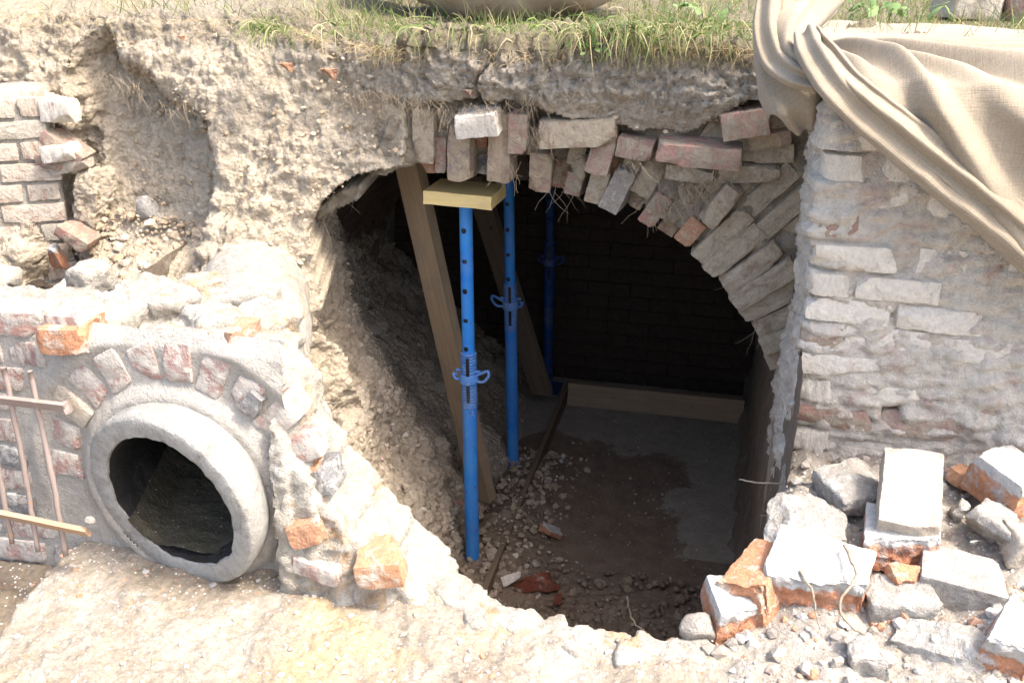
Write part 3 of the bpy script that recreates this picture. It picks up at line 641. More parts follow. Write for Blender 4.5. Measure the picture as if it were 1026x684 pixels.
nt.links.new(mix(nt, .5, bt.outputs[0], ramp(nt, noise(nt, v, 20, 5, .7), [(.3, .6), (.7, 1.2)]), 'MULTIPLY'), b.inputs["Base Color"]); b.inputs["Roughness"].default_value = .95
bump(nt, b, mth(nt, 'SUBTRACT', noise(nt, v, 30, 4), bt.outputs["Fac"]), .7, .01); M['soffit'] = m
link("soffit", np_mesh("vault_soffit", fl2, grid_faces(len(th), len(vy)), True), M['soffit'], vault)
# mortar and rubble behind the front bricks
SOFF = [(318, 330), (313, 270), (308, 232), (320, 205), (338, 192), (352, 184), (404, 168), (425, 162), (450, 160), (490, 158), (540, 160), (575, 170), (610, 186), (640, 203), (668, 220), (694, 236), (716, 264), (740, 292), (764, 318), (784, 346), (797, 372), (870, 372), (870, 85), (404, 85)]
SOFFW = pxpoly(SOFF, 3.15); ax_ = axis((-1.5, .30, .009)); az_ = axis((.0, 1.08, .009)); AX, AZ = np.meshgrid(ax_, az_, indexing='ij')
fl = np.stack([AX, AX * 0 + 3.17, AZ], -1).reshape(-1, 3); f1, f2, _ = worley(fl, 12, 21, True)
AY = 3.165 + .06 * sstep(.15, -.1, np.abs(AX + .6) - .2) - fbm(fl, 6, 4, seed=91).reshape(AX.shape) * .035 - ((f2 - f1) * .04).reshape(AX.shape) - (fbm(fl, 30, 3, seed=92) * .008).reshape(AX.shape)
AY -= .06 * sstep(-.98, -1.12, AX) + .012 * sstep(-.25, .0, AX); jt = (fbm(fl, 12, 4, seed=93) * .03).reshape(AX.shape)
msk = in_poly(AX + jt, AZ + jt, SOFFW) & (np.hypot(AX - VX, AZ - VZ) > VR - .06 + 0 * AX)
V, F = compact(np.stack([AX, AY, AZ], -1).reshape(-1, 3), grid_faces(len(ax_), len(az_), msk.reshape(-1)))
def bb(v):
    o = v + np.array([0, .2, .03]); return o
V, F = boundary_extrude(V, F, bb)
link("mortar_core", np_mesh("vault_core", V, F, True), M['arch_mortar'], vault)
# front bricks: pixel centre, width and height in pixels, lean in degrees (clockwise), depth, colour
ARCH = [  # cx, cy, w, h, lean, Y, look
    (423, 136, 22, 52, 2, 3.10, 'arch', 'brick_fan'), (430, 163, 14, 20, -6, 3.16, 'pink', 'brick_orange'), (443, 156, 12, 34, 2, 3.13, 'pink', None), (441, 128, 22, 34, -4, 3.16, 'fan', None),
    (460, 154, 24, 54, 1, 3.10, 'arch', None), (482, 158, 18, 30, 4, 3.22, 'arch', 'brick_blue'), (482, 140, 18, 12, 8, 3.16, 'arch', 'brick_orange'), (501, 149, 24, 66, 2, 3.10, 'arch', None),
    (518, 134, 19, 38, 3, 3.08, 'pink', None), (521, 162, 16, 36, 0, 3.22, 'arch', 'brick_dark'), (540, 172, 23, 38, 2, 3.13, 'arch', None), (564, 172, 20, 32, 4, 3.24, 'arch', None),
    (538, 141, 16, 30, 6, 3.16, 'fan', None), (577, 152, 17, 26, 10, 3.17, 'fan', None), (577, 184, 17, 24, 8, 3.18, 'pink', None), (582, 166, 16, 24, 10, 3.17, 'fan', None),
    (602, 158, 24, 36, 14, 3.10, 'pink', 'brick_pink'), (597, 188, 19, 32, 12, 3.14, 'fan', None), (620, 192, 21, 44, 22, 3.12, 'arch', 'cobble'), (612, 170, 16, 26, 16, 3.19, 'pink', 'brick_orange'),
    (630, 168, 18, 30, 20, 3.16, 'fan', None), (640, 195, 18, 26, 26, 3.19, 'arch', None), (648, 178, 22, 40, 28, 3.16, 'fan', None), (657, 211, 18, 34, 30, 3.14, 'pink', None), (668, 196, 16, 36, 30, 3.18, 'fan', None),
    (675, 222, 18, 26, 32, 3.19, 'arch', None), (693, 233, 19, 28, 36, 3.13, 'pink', 'brick_orange'), (684, 200, 20, 44, 34, 3.17, 'fan', None), (705, 222, 16, 34, 40, 3.18, 'fan', None), (722, 207, 20, 44, 36, 3.07, 'fan', None)]
rnd.seed(11)
ppm = 322.0
for (cx, cy, w, h, lean, Y, key, mat) in ARCH:
    P = atY(cx, cy, Y); k = FPX / ((P - EYEP) @ FWD)
    sx, sz = w / k, h / k / .95
    o = brick(rnd.choice(LIB[key]), P + np.array([0, .045, 0]), (0, 0, 0), (1, 1, 1), vault, mat)
    # local X=width .108, Y=length .225, Z=.068 -> length hangs along the radius, thickness across
    o.rotation_euler = Euler((R(90 + rnd.uniform(-4, 4)), R(lean + rnd.uniform(-2, 2)), R(rnd.uniform(-9, 9))), 'XYZ')
    o.scale = (sx / BW, sz / BL, 1.5)
# long bricks lying flat in the soil above the ring
FLATB = [(478, 124, 44, 22, -8, 3.05, 'brick_pier'), (578, 133, 78, 26, -5, 3.08, 'brick_fan'), (637, 149, 36, 20, 8, 3.10, 'brick_pink'), (700, 155, 84, 22, 1, 3.06, 'brick_pink'), (692, 174, 48, 15, 3, 3.10, 'brick_fan'),
         (746, 124, 46, 26, -12, 3.05, 'brick_pink'), (772, 137, 42, 15, -12, 3.10, 'brick_arch'), (770, 154, 52, 18, -6, 3.13, 'brick_fan'), (786, 120, 30, 16, -14, 3.12, 'brick_arch'), (750, 172, 60, 17, -4, 3.12, 'brick_fan')]
for (cx, cy, w, h, lean, Y, mat) in FLATB:
    P = atY(cx, cy, Y); k = FPX / ((P - EYEP) @ FWD)
    o = brick(rnd.choice(LIB['pink']), P + np.array([0, .04, 0]), (rnd.uniform(-8, 8), lean, 90 + rnd.uniform(-6, 6)), (1.1, w / k / BL, h / k / .97 / BH), vault, mat)
    o.rotation_euler = (Matrix.Rotation(R(lean), 4, 'Y') @ Matrix.Rotation(R(rnd.uniform(-6, 10)), 4, 'X') @ Matrix.Rotation(R(90 + rnd.uniform(-5, 5)), 4, 'Z')).to_euler()
# the fan of bricks on edge at the right haunch
nf = 0
for i in range(22):
    a = R(59 - i * 3.25); rad = VR + .105
    for q in range(2):
        r_ = rad + q * .218 - (.03 if q else 0); X = VX + math.cos(a) * r_; Z = VZ + math.sin(a) * r_
        if X > .27 + .02 * q or (i < 3 and q == 0): continue
        o = brick(rnd.choice(LIB['fan']), (X + rnd.uniform(-.008, .008), 3.115 + rnd.uniform(-.015, .015) + .045 + .02 * q, Z), (0, 0, 0), (rnd.uniform(.58, .64), rnd.uniform(.94, 1.05), rnd.uniform(1.5, 1.7)), vault)
        o.rotation_euler = Euler((R(90 + rnd.uniform(-3, 3)), R(90) - a + R(rnd.uniform(-1.5, 1.5)), R(rnd.uniform(-4, 4))), 'XYZ')

# ------------------------------------------------------------------ cellar walls
ry = axis((2.42, 3.4, .012), (3.4, 5.35, .03)); rz = axis((-1.15, .42, .012)); RY, RZ = np.meshgrid(ry, rz, indexing='ij')
fl = np.stack([RY * 0, RY, RZ], -1).reshape(-1, 3)
RX = .175 + .035 * sstep(-.6, .2, RZ) - (fbm(fl, 3, 4, seed=101) * .016 + fbm(fl, 18, 4, seed=102) * .008).reshape(RY.shape) - (.05 * sstep(-.8, -1.1, RZ) * (1 + fbm(fl, 9, 3, seed=103).reshape(RY.shape)))
wallR = link("cellar_side_wall", np_mesh("cellar_side_wall", np.stack([RX, RY, RZ], -1).reshape(-1, 3), grid_faces(len(ry), len(rz), flip=True), True), M['wall_render'])
prop(wallR, "rough rendered side wall of the cellar below the right pier", "wall")
wallL = link("cellar_side_wall", np_mesh("cellar_far_side_wall", np.stack([-1.93 + (RX - .175), RY, RZ], -1).reshape(-1, 3), grid_faces(len(ry), len(rz)), True), M['wall_render'])
prop(wallL, "dark cellar side wall behind the soil slope on the left", "wall")
endw = prop(empty("cellar_end_wall", (0, 5.3, -1.05)), "dark brick end wall at the back of the cellar", "wall")
bk = box_grid(2, 2, 2); 
core = np_mesh("end_wall_core", bk[0] * np.array([2.5, .2, 2.0]), bk[1], False)
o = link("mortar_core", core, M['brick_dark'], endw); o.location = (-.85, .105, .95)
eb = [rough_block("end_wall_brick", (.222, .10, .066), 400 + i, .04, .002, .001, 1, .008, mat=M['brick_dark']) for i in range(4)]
for r_ in range(24):
    z = .035 + r_ * .078
    for c_ in range(10):
        x = -1.95 + c_ * .236 + (.118 if r_ % 2 else 0)
        if math.hypot(x - VX, z - 1.05 - VZ) > VR + .1 and z > .6: continue
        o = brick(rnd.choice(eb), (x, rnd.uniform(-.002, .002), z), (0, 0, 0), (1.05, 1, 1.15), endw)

# ------------------------------------------------------------------ right brick pier
pier = prop(empty("brick_pier", (.9, 2.75, 0)), "worn brick pier with crumbling pale render under the burlap sheet", "pier")
def child_at(o, parent):
    o.parent = parent; o.matrix_parent_inverse = Matrix.Translation(parent.location).inverted(); return o
# render skin: around the left corner and along the front
u = axis((-.62, 1.05, .0075)); w = axis((-.2, 1.13, .0075)); U, W_ = np.meshgrid(u, w, indexing='ij')
rc = .035                        # rounded corner
cx = np.where(U < 0, .205, .205 + U); cy = np.where(U < 0, 2.62 - U, 2.62)
fl = np.stack([cx, cy, W_], -1).reshape(-1, 3)
nrm = np.where((U < 0)[..., None], np.array([-1., 0, 0]), np.array([0, -1., 0])); k = sstep(-rc, rc, U)[..., None]
nrm = (1 - k) * np.array([-1., 0, 0]) + k * np.array([0, -1., 0]); nrm /= np.linalg.norm(nrm, axis=2)[..., None]
course = np.abs(((W_ + .02 + .012 * fbm(fl, 3, 3, seed=115).reshape(U.shape)) / .079) % 1 - .5) * 2                              # 1 on the joints
f1, f2, _ = worley(fl * np.array([1, 1, 2.0]), 9, 31, True); g1, g2, _ = worley(fl, 38, 32, True)
d = fbm(fl, 2.6, 4, seed=111) * .034 + fbm(fl * np.array([1, 1, 1.8]), 12, 4, seed=112, ridge=True) * .016 + (f2 - f1) * .026 + np.clip(g2 - g1, 0, .4) * .012 + fbm(fl, 40, 4, .65, seed=113, ridge=True) * .007
d = d.reshape(U.shape) - .016 * sstep(.7, .95, course) * sstep(-.1, .35, fbm(fl, 5, 3, seed=114)).reshape(U.shape) - .012
# putlog hole
hp = atY(893, 412, 2.62); d -= .085 * np.exp(-(((cx - hp[0]) / .022) ** 2 + ((W_ - hp[2]) / .024) ** 2) ** 2) * (U > 0)
cr = np.floor((W_ + .02) / .079 + .5); rag = np.sin(cr * 12.9898) * 43758.5453; rag = rag - np.floor(rag)
d += (rag - .6) * .045 * np.exp(-(U / .10) ** 2) + (rag - .5) * .008
d -= (1 - k[..., 0]) * k[..., 0] * .05
PV = fl + nrm.reshape(-1, 3) * d.reshape(-1, 1)
skin = link("render_skin", np_mesh("pier_skin", PV, grid_faces(len(u), len(w)), True), M['pier_mortar']); child_at(skin, pier)
pb = [rough_block("pier_brick", (.222, .11, .066), 500 + i, .013, .005, .0045, 6, .03, mat=M['brick_pier']) for i in range(7)]
rnd.seed(21)
for r_ in range(15):
    z = -.10 + r_ * .079
    for c_ in range(6):
        x = .205 + (.055 if r_ % 2 else .115) + c_ * .236
        if c_ == 0 and r_ % 2: sx = .5; x = .205 + .056
        else: sx = 1; x = x if not r_ % 2 else .205 + .112 + .118 + (c_ - 1) * .236
        if x > 1.2: continue
        pr = rnd.choice([.014, .010, .006, .002, -.004, -.010]) + (.010 if c_ == 0 else 0)
        o = brick(rnd.choice(pb), (x, 2.62 + .055 - pr, z), (rnd.uniform(-4, 4), rnd.uniform(-2, 2), rnd.choice([0, 180]) + rnd.uniform(-3, 3)), (sx * rnd.uniform(.94, 1.0), 1, rnd.uniform(.9, 1.08)), None, rnd.choice([None, None, None, None, 'brick_pink'])); child_at(o, pier)
    for c_ in range(2):
        o = brick(rnd.choice(pb), (.205 + .055 - rnd.uniform(-.008, .012), 2.62 + (.23 if r_ % 2 else .34) + c_ * .236, z), (0, rnd.uniform(-3, 3), 90 + rnd.uniform(-3, 3)), (1, 1, 1), None); child_at(o, pier)
V, F = box_grid(6, 3, 6); o = link("rubble_core", np_mesh("pier_core", V * np.array([1.1, .55, 1.28]), F, False), M['pier_mortar']); o.location = (.80, 2.97, .46); child_at(o, pier)

# ------------------------------------------------------------------ left brick wall, turned towards the right
lw = prop(empty("brick_wall", (-2.47, 3.0, .1)), "sunlit pale brick wall end at the left edge of the bank", "wall")
LWR = R(28); ld = np.array([-math.cos(LWR), -math.sin(LWR), 0]); ln = np.array([math.sin(LWR), -math.cos(LWR), 0]); lo = np.array([-2.37, 3.06, 0.02])
wb = [rough_block("wall_brick", (.222, .11, .064), 600 + i, .014, .006, .003, 3, .018, mat=M['brick_wall']) for i in range(5)]
rnd.seed(31)
V, F = box_grid(12, 2, 12); core = np_mesh("left_wall_core", V * np.array([1.1, .2, .98]) + fbm(V * 3, 3, 3, seed=5)[:, None] * .01, F, True); o = link("mortar_core", core, M['white_mortar'])
o.location = tuple(lo + ld * .56 - ln * .113 + np.array([0, 0, .43])); o.rotation_euler = (0, 0, LWR); child_at(o, lw)
for r_ in range(12):
    z = .03 + r_ * .0755
    for c_ in range(5):
        head = (r_ % 2 == 1 and c_ == 0)
        s_ = (.055 if head else .112 + c_ * .232 + (-.115 if r_ % 2 else 0)) + (.015 * math.sin(r_ * 2.1))
        pr = rnd.uniform(-.004, .006)
        o = brick(rnd.choice(wb), lo + ld * s_ + ln * (-.055 + pr) + np.array([0, 0, z]), (rnd.uniform(-1, 1), rnd.uniform(-1, 1), 28 + rnd.uniform(-1.5, 1.5)), ((.5 if head else .95), 1, rnd.uniform(.9, 1.03)), None, 'brick_pale' if rnd.random() < .3 else None); child_at(o, lw)
# bricks left in the toothing beside the hollow
for (cx, cy, Y, w, h, lean, mat) in [(62, 110, 3.10, 30, 22, 4, 'brick_pier'), (67, 148, 3.10, 44, 17, 38, 'brick_pink'), (56, 160, 3.08, 26, 13, 10, 'brick_pink'), (66, 152, 3.12, 34, 15, 2, 'brick_pink'), (62, 152, 3.06, 30, 16, -4, 'brick_pier'), (72, 163, 3.10, 36, 15, -10, 'brick_pale'), (78, 236, 3.0, 34, 13, 32, 'brick_pink')]:
    P = atY(cx, cy, Y); k = FPX / ((P - EYEP) @ FWD)
    o = brick(rnd.choice(pb), P, (0, lean, rnd.uniform(0, 16)), (w / k / .222, 1, h / k / .066), None, mat); child_at(o, lw)

# ------------------------------------------------------------------ pipe headwall
PCX, PCZ, PR_OUT, PR_IN, PTILT = -1.255, .225, .243, .184, .30
hw = prop(empty("pipe_headwall", (-1.4, 1.95, 0)), "low brick headwall around the concrete pipe, topped with white lime mortar", "wall")
# mortar and rubble mass behind the brick face, stepping down to the broken end
MASS = [(-3.1, 2.26), (-1.75, 2.29), (-1.17, 2.33), (-1.09, 2.16), (-1.06, 1.90), (-3.1, 1.90)]
MASS2 = [(-1.72, 2.30), (-1.70, 3.25), (-1.60, 3.25), (-1.50, 3.0), (-1.33, 2.66), (-1.17, 2.33)]
rq = np.random.default_rng(12); parts = [prism(MASS, -.3, .535), prism(MASS2, .12, .33)]
V, F = tube([(-1.27, 2.28, .36), (-1.40, 2.55, .34), (-1.53, 2.80, .32), (-1.67, 3.2, .30)], [.16, .18, .19, .20], 20); parts.append((V, F))        # smooth cement haunch
for i in range(22):                                                       # lumps of lime on the top
    x, y = rq.uniform(-2.4, -1.1), 1.93 + .42 * rq.random(); parts.append(rough_part((rq.uniform(.1, .24), rq.uniform(.08, .16), rq.uniform(.05, .09)), (x, y, .55 + rq.uniform(-.02, .02)), (rq.uniform(-8, 8), rq.uniform(-8, 8), rq.uniform(0, 180)), i))
st_ = [(-1.03, .50, .50), (-.98, .40, .42), (-.92, .29, .31), (-.84, .18, .20), (-.75, .09, .11), (-.66, .0, .0)]
for (xa, fa, ba), (xb, fb_, bb_) in zip(st_[:-1], st_[1:]):
    V = np.array([(xa - .015, 1.80, -.15), (xb + .015, 1.78, -.15), (xb + .015, 2.085, -.15), (xa - .015, 2.085, -.15), (xa - .015, 1.85, fa), (xb + .015, 1.83, fb_), (xb + .015, 2.065, bb_), (xa - .015, 2.065, ba)]); parts.append((V, [[3, 2, 1, 0], [4, 5, 6, 7], [0, 1, 5, 4], [1, 2, 6, 5], [2, 3, 7, 6], [3, 0, 4, 7]]))
sv, sf = stone_arrays(5, 3); parts.append((sv * np.array([.27, .30, .24]) + np.array([-1.38, 2.10, .35]), sf.tolist())); parts.append((sv * np.array([.22, .16, .2]) + np.array([-1.22, 2.0, .36]), sf.tolist()))
for (px_, py_, z, sx, sy, sz, rz_) in [(300, 345, .55, .2, .2, .2, 10), (318, 362, .50, .18, .22, .22, 30), (322, 385, .46, .2, .2, .22, -20), (312, 405, .42, .18, .16, .2, 12), (326, 425, .37, .14, .16, .2, 40), (318, 450, .32, .15, .14, .2, 5), (300, 370, .45, .14, .12, .3, 0), (296, 420, .36, .1, .1, .3, 0), (345, 462, .25, .17, .15, .16, 30), (372, 480, .20, .16, .15, .15, -10), (345, 500, .18, .2, .14, .16, 0), (395, 500, .155, .14, .14, .14, 30), (375, 525, .12, .2, .16, .14, 10), (412, 530, .09, .15, .14, .12, 45), (400, 560, .05, .2, .14, .12, 0), (430, 555, .03, .12, .12, .1, 20), (330, 540, .12, .16, .12, .18, 0), (345, 570, .06, .2, .1, .12, 0), (310, 520, .15, .14, .14, .2, 10), (305, 560, .06, .14, .1, .16, 0), (450, 575, .0, .12, .1, .08, 30)]:
    parts.append(rough_part((sx * .8, sy * .8, sz * .75), atZ(px_ - 14, py_, z) + np.array([-.075, .035, -sz * .36]), (rq.uniform(-8, 8), rq.uniform(-8, 8), rz_), int(px_ + py_)))
V, F, N = fuse(parts, .0085); hzone = sstep(.30, .2, np.abs((V[:, 0] + 1.45) + .5 * (V[:, 1] - 2.75))) * sstep(2.2, 2.4, V[:, 1])
V = V + N * ((fbm(V, 7, 4, seed=122) * .030 + fbm(V, 20, 4, .6, seed=123, ridge=True) * .014 + fbm(V, 70, 2, seed=126) * .005) * (1 - .85 * hzone) - .004)[:, None]
keep = ~((np.hypot(V[:, 0] - PCX + PTILT * np.maximum(V[:, 1] - 1.86, 0), V[:, 2] - PCZ) < PR_OUT - .01) & (V[:, 1] < 2.45))
keep &= ~((V[:, 1] < 1.935) & (V[:, 0] < -1.0) & (V[:, 2] < .585)); F = F[keep[F].all(1)]; V, F = compact(V, F)
o = link("mortar_cap", np_mesh("headwall_mortar", V, F, True), M['white_mortar']); child_at(o, hw)
# face mortar with recessed joints (a sheet with a round hole for the pipe)
fx_ = axis((-2.3, -.965, .008)); fz_ = axis((-.15, .632, .008)); HX, HZ2 = np.meshgrid(fx_, fz_, indexing='ij'); fl = np.stack([HX, HX * 0 + 1.87, HZ2], -1).reshape(-1, 3)
HYf = 1.868 - (fbm(fl, 8, 4, seed=131) * .006 + fbm(fl, 40, 3, seed=132) * .002).reshape(HX.shape) + .03 * sstep(.59, .635, HZ2)
rpc = np.hypot(HX - PCX, HZ2 - PCZ); HYf -= .028 * sstep(.29, .25, rpc)                     # fillet of mortar against the pipe
HYf -= .012 * np.exp(-((rpc - .405) / .022) ** 2) * sstep(.1, .2, HZ2)                     # raised pointing over the arch ring
V, F = compact(np.stack([HX, HYf, HZ2], -1).reshape(-1, 3), grid_faces(len(fx_), len(fz_), (rpc > .225).reshape(-1)))
o = link("pointing", np_mesh("headwall_pointing", V, F, True), M['grey_mortar']); child_at(o, hw)
vb = [rough_block("ring_brick", (.066, .10, .108), 700 + i, .011, .006, .003, 5, .022, mat=M['brick_head']) for i in range(6)]
hb = [rough_block("headwall_brick", (.222, .10, .064), 720 + i, .013, .006, .003, 5, .025, mat=M['brick_head']) for i in range(6)]
rnd.seed(41)
for i in range(13):
    a = R(-6 + i * 15.2); r_ = .335
    P = (PCX + math.cos(a) * r_, 1.868 + .043 + rnd.uniform(-.003, .002), PCZ + math.sin(a) * r_)
    o = brick(rnd.choice(vb), P, (rnd.uniform(-2, 2), 90 - math.degrees(a) + rnd.uniform(-3, 3), 0), (1.05, 1, 1), None, {1: 'brick_blue', 0: 'brick_blue', 10: 'brick_pale'}.get(i)); child_at(o, hw)
for r_ in range(10):
    z = -.05 + r_ * .0745
    for c_ in range(6):
        x = -2.28 + c_ * .236 + (.118 if r_ % 2 else 0); L = .222
        if x > -1.06: continue
        e = min(math.hypot(x + dx_ - PCX, z + dz_ - PCZ) for dx_ in (-.11, -.05, 0, .05, .11) for dz_ in (-.03, .03))
        if e < .41:
            sh = None                                     # cut bricks beside the ring
            for sx, off in ((.7, -.033), (.45, -.06), (.7, .033), (.45, .06), (.28, -.08), (.28, .08)):
                xx = x + off
                if min(math.hypot(xx + dx_ * sx - PCX, z + dz_ - PCZ) for dx_ in (-.11, 0, .11) for dz_ in (-.03, .03)) > .405: sh = (xx, sx); break
            if sh is None: continue
            x_, sx = sh
        else: x_, sx = x, .97
        mt = rnd.choice([None, None, None, 'brick_blue' if z < .3 else None])
        o = brick(rnd.choice(hb), (x_, 1.868 + .043 + rnd.uniform(-.003, .003), z), (rnd.uniform(-2, 2), rnd.uniform(-2, 2), rnd.choice([0, 180])), (sx, 1, 1), None, mt); child_at(o, hw)
# bricks of the broken end
stub = [rough_block("stub_brick", (.22, .11, .068), 740 + i, .010, .008, .005, 6, .05, brk=((1, rnd.uniform(-.4, .4), rnd.uniform(-.2, .5)), rnd.uniform(.03, .08)), mat=M['brick_orange']) for i in range(5)]
for (cx, cy, Y, w, h, lean, rz_, mat) in [(272, 458, 1.87, 46, 22, 12, 0, 'brick_blue'), (258, 402, 1.87, 22, 24, 40, 0, 'brick_blue'), (66, 339, 1.855, 50, 27, -3, 4, 'brick_orange'), (235, 338, 1.9, 18, 14, 5, 0, 'brick_orange'),
        (303, 480, 1.82, 40, 18, -14, 10, 'brick_orange'), (302, 538, 1.76, 46, 34, -18, 14, 'brick_orange'), (318, 577, 1.75, 62, 24, 8, -6, 'brick_head'), (376, 580, 1.74, 56, 36, -8, 10, 'brick_orange')]:
    P = atY(cx, cy, Y); k = FPX / ((P - EYEP) @ FWD)
    sk = .8 if cx > 280 else 1.0
    me_ = rough_block('stub_brick', (sk * w / k * 1.08, .12, sk * h / k), int(cx * 3 + cy), 0.0085, .004, .004, 3, .02, brk=((1, rnd.uniform(-.4, .4), rnd.uniform(-.2, .5)), sk * w / k * .42), mat=M[mat])
    o = brick(me_, P + np.array([-.02 if cx > 280 else 0, .098 if cx > 280 else .035, -.025 if cx > 280 else 0]), (rnd.uniform(-14, 10) if cx > 280 else 0, lean, rz_), (1, 1, 1), None, None); child_at(o, hw)

# ------------------------------------------------------------------ concrete pipe
pipe = prop(empty("concrete_pipe", (PCX, 1.80, 0)), "grey concrete drain pipe with a chipped rim in the low headwall", "pipe")
na = 120; T = np.linspace(0, 2 * math.pi, na + 1); prof = []
chip = .012 * np.clip(fbm(np.stack([np.cos(T) * 3, np.sin(T) * 3, T * 0], -1), 1.2, 4, seed=141), 0, 1)
for nm, rr_, yy_ in (("out", PR_OUT, 2.4), ("out", PR_OUT, 1.86), ("out", PR_OUT, 1.806), ("out", PR_OUT - .006, 1.799), ("rim", (PR_OUT + PR_IN) / 2 + .02, 1.796), ("rim", (PR_OUT + PR_IN) / 2 - .01, 1.797), ("in", PR_IN + .003, 1.799), ("in", PR_IN, 1.806), ("in", PR_IN, 1.90), ("in", PR_IN, 2.1), ("in", PR_IN, 2.3), ("in", PR_IN, 2.46)):
    r_ = rr_ + (chip * 1.8 if nm == "in" and yy_ < 1.85 else 0) * np.ones(na + 1); r_ = r_ + .0025 * fbm(np.stack([np.cos(T) * 4, np.sin(T) * 4, T * 0 + yy_ * 3], -1), 2, 3, seed=142)
    prof.append(np.stack([PCX + np.cos(T) * r_, np.full(na + 1, yy_) + (.006 * fbm(np.stack([np.cos(T) * 5, np.sin(T) * 5, T * 0], -1), 1.4, 3, seed=143) if yy_ < 1.82 else 0), PCZ + np.sin(T) * r_], -1))
PP = np.stack(prof, 0); PP[:, -1] = PP[:, 0]; PP[..., 1] -= (.22 * (PP[..., 0] - PCX) + .12 * (PP[..., 2] - PCZ) + .012) * sstep(1.95, 1.82, PP[..., 1]); PP[..., 0] -= PTILT * np.maximum(PP[..., 1] - 1.86, 0)
o = link("pipe_wall", np_mesh("pipe_wall", PP.reshape(-1, 3), grid_faces(len(prof), na + 1, flip=True), True, 50), M['pipe']); child_at(o, pipe)
o.data.materials.append(M['pipe_in_shade']); o.data.polygons.foreach_set("material_index", np.repeat((np.arange(len(prof) - 1) >= 7).astype(np.int32), na))
V, F = tube([(PCX - .18, 2.455, PCZ), (PCX - .18, 2.48, PCZ)], PR_IN + .01, 24); o = link("end_cap", poly_mesh("pipe_end", V, F), M['pipe_mud']); child_at(o, pipe)  # dark disc closing the pipe stands in for its shaded depth
sxx = np.linspace(-.155, .155, 46); syy = np.linspace(1.83, 2.45, 60); AXs, AYs = np.meshgrid(sxx, syy, indexing='ij'); fl = np.stack([AXs, AYs, AXs * 0], -1).reshape(-1, 3)
AZs = np.maximum(-np.sqrt(PR_IN ** 2 - AXs ** 2) + .004, -PR_IN + .022 + .012 * sstep(1.82, 2.2, AYs)) + (fbm(fl, 18, 4, seed=151) * .012).reshape(AXs.shape)
o = link("silt", np_mesh("pipe_silt", np.stack([AXs + PCX - PTILT * np.maximum(AYs - 1.86, 0), AYs, AZs + PCZ], -1).reshape(-1, 3), grid_faces(46, 60), True), M['pipe_mud']); child_at(o, pipe)

# ------------------------------------------------------------------ iron grating
gr = prop(empty("iron_grating", (-1.6, 1.74, 0)), "rusty iron grating with upright bars leaning beside the pipe", "grating")
def barbox(A, B, wdir, W, T, name, mat, parent, seed):
    L = (Vector(B) - Vector(A)).length; me = board_mesh(name, L, W, T, seed, .02, 0, M[mat]); o = link(name, me); place_between(o, A, B, wdir); bpy.context.view_layer.update(); mw = o.matrix_world.copy(); o.parent = parent; o.matrix_parent_inverse = Matrix.Translation(parent.location).inverted(); o.matrix_world = mw; return o
for (x0, y0, x1, y1) in [(4, 368, 38, 552), (-22, 376, 12, 544), (30, 372, 66, 556)]:
    A = atY(x0, y0, 1.755); B = atY(x1, y1, 1.735); V, F = tube(spline([A, (A + B) / 2 + np.array([.004, 0, 0]), B], 10), .0065, 8); V = V + fbm(V, 40, 3, seed=3)[:, None] * .003
    o = link("bar", poly_mesh("grating_bar", V, F), M['iron']); child_at(o, gr)
barbox(atY(-70, 392, 1.745), atY(66, 408, 1.745), (0, -.4, 1), .024, .01, "cross_bar", 'iron', gr, 1)
barbox(atY(66, 408, 1.745), atY(70, 405, 1.875), (0, -.3, 1), .03, .012, "wall_tie", 'iron', gr, 4)
barbox(atY(-70, 500, 1.735), atY(88, 533, 1.735), (0, -.6, 1), .03, .012, "cross_bar", 'rust_orange', gr, 2)
V, F = stone_arrays(9, 2); o = link("pebble", poly_mesh("white_pebble", V * .013, F), M['lump']); o.location = tuple(atY(90, 521, 1.735) + np.array([0, 0, -.002])); prop(o, "small white pebble on the end of the rusty grating bar", "pebble")

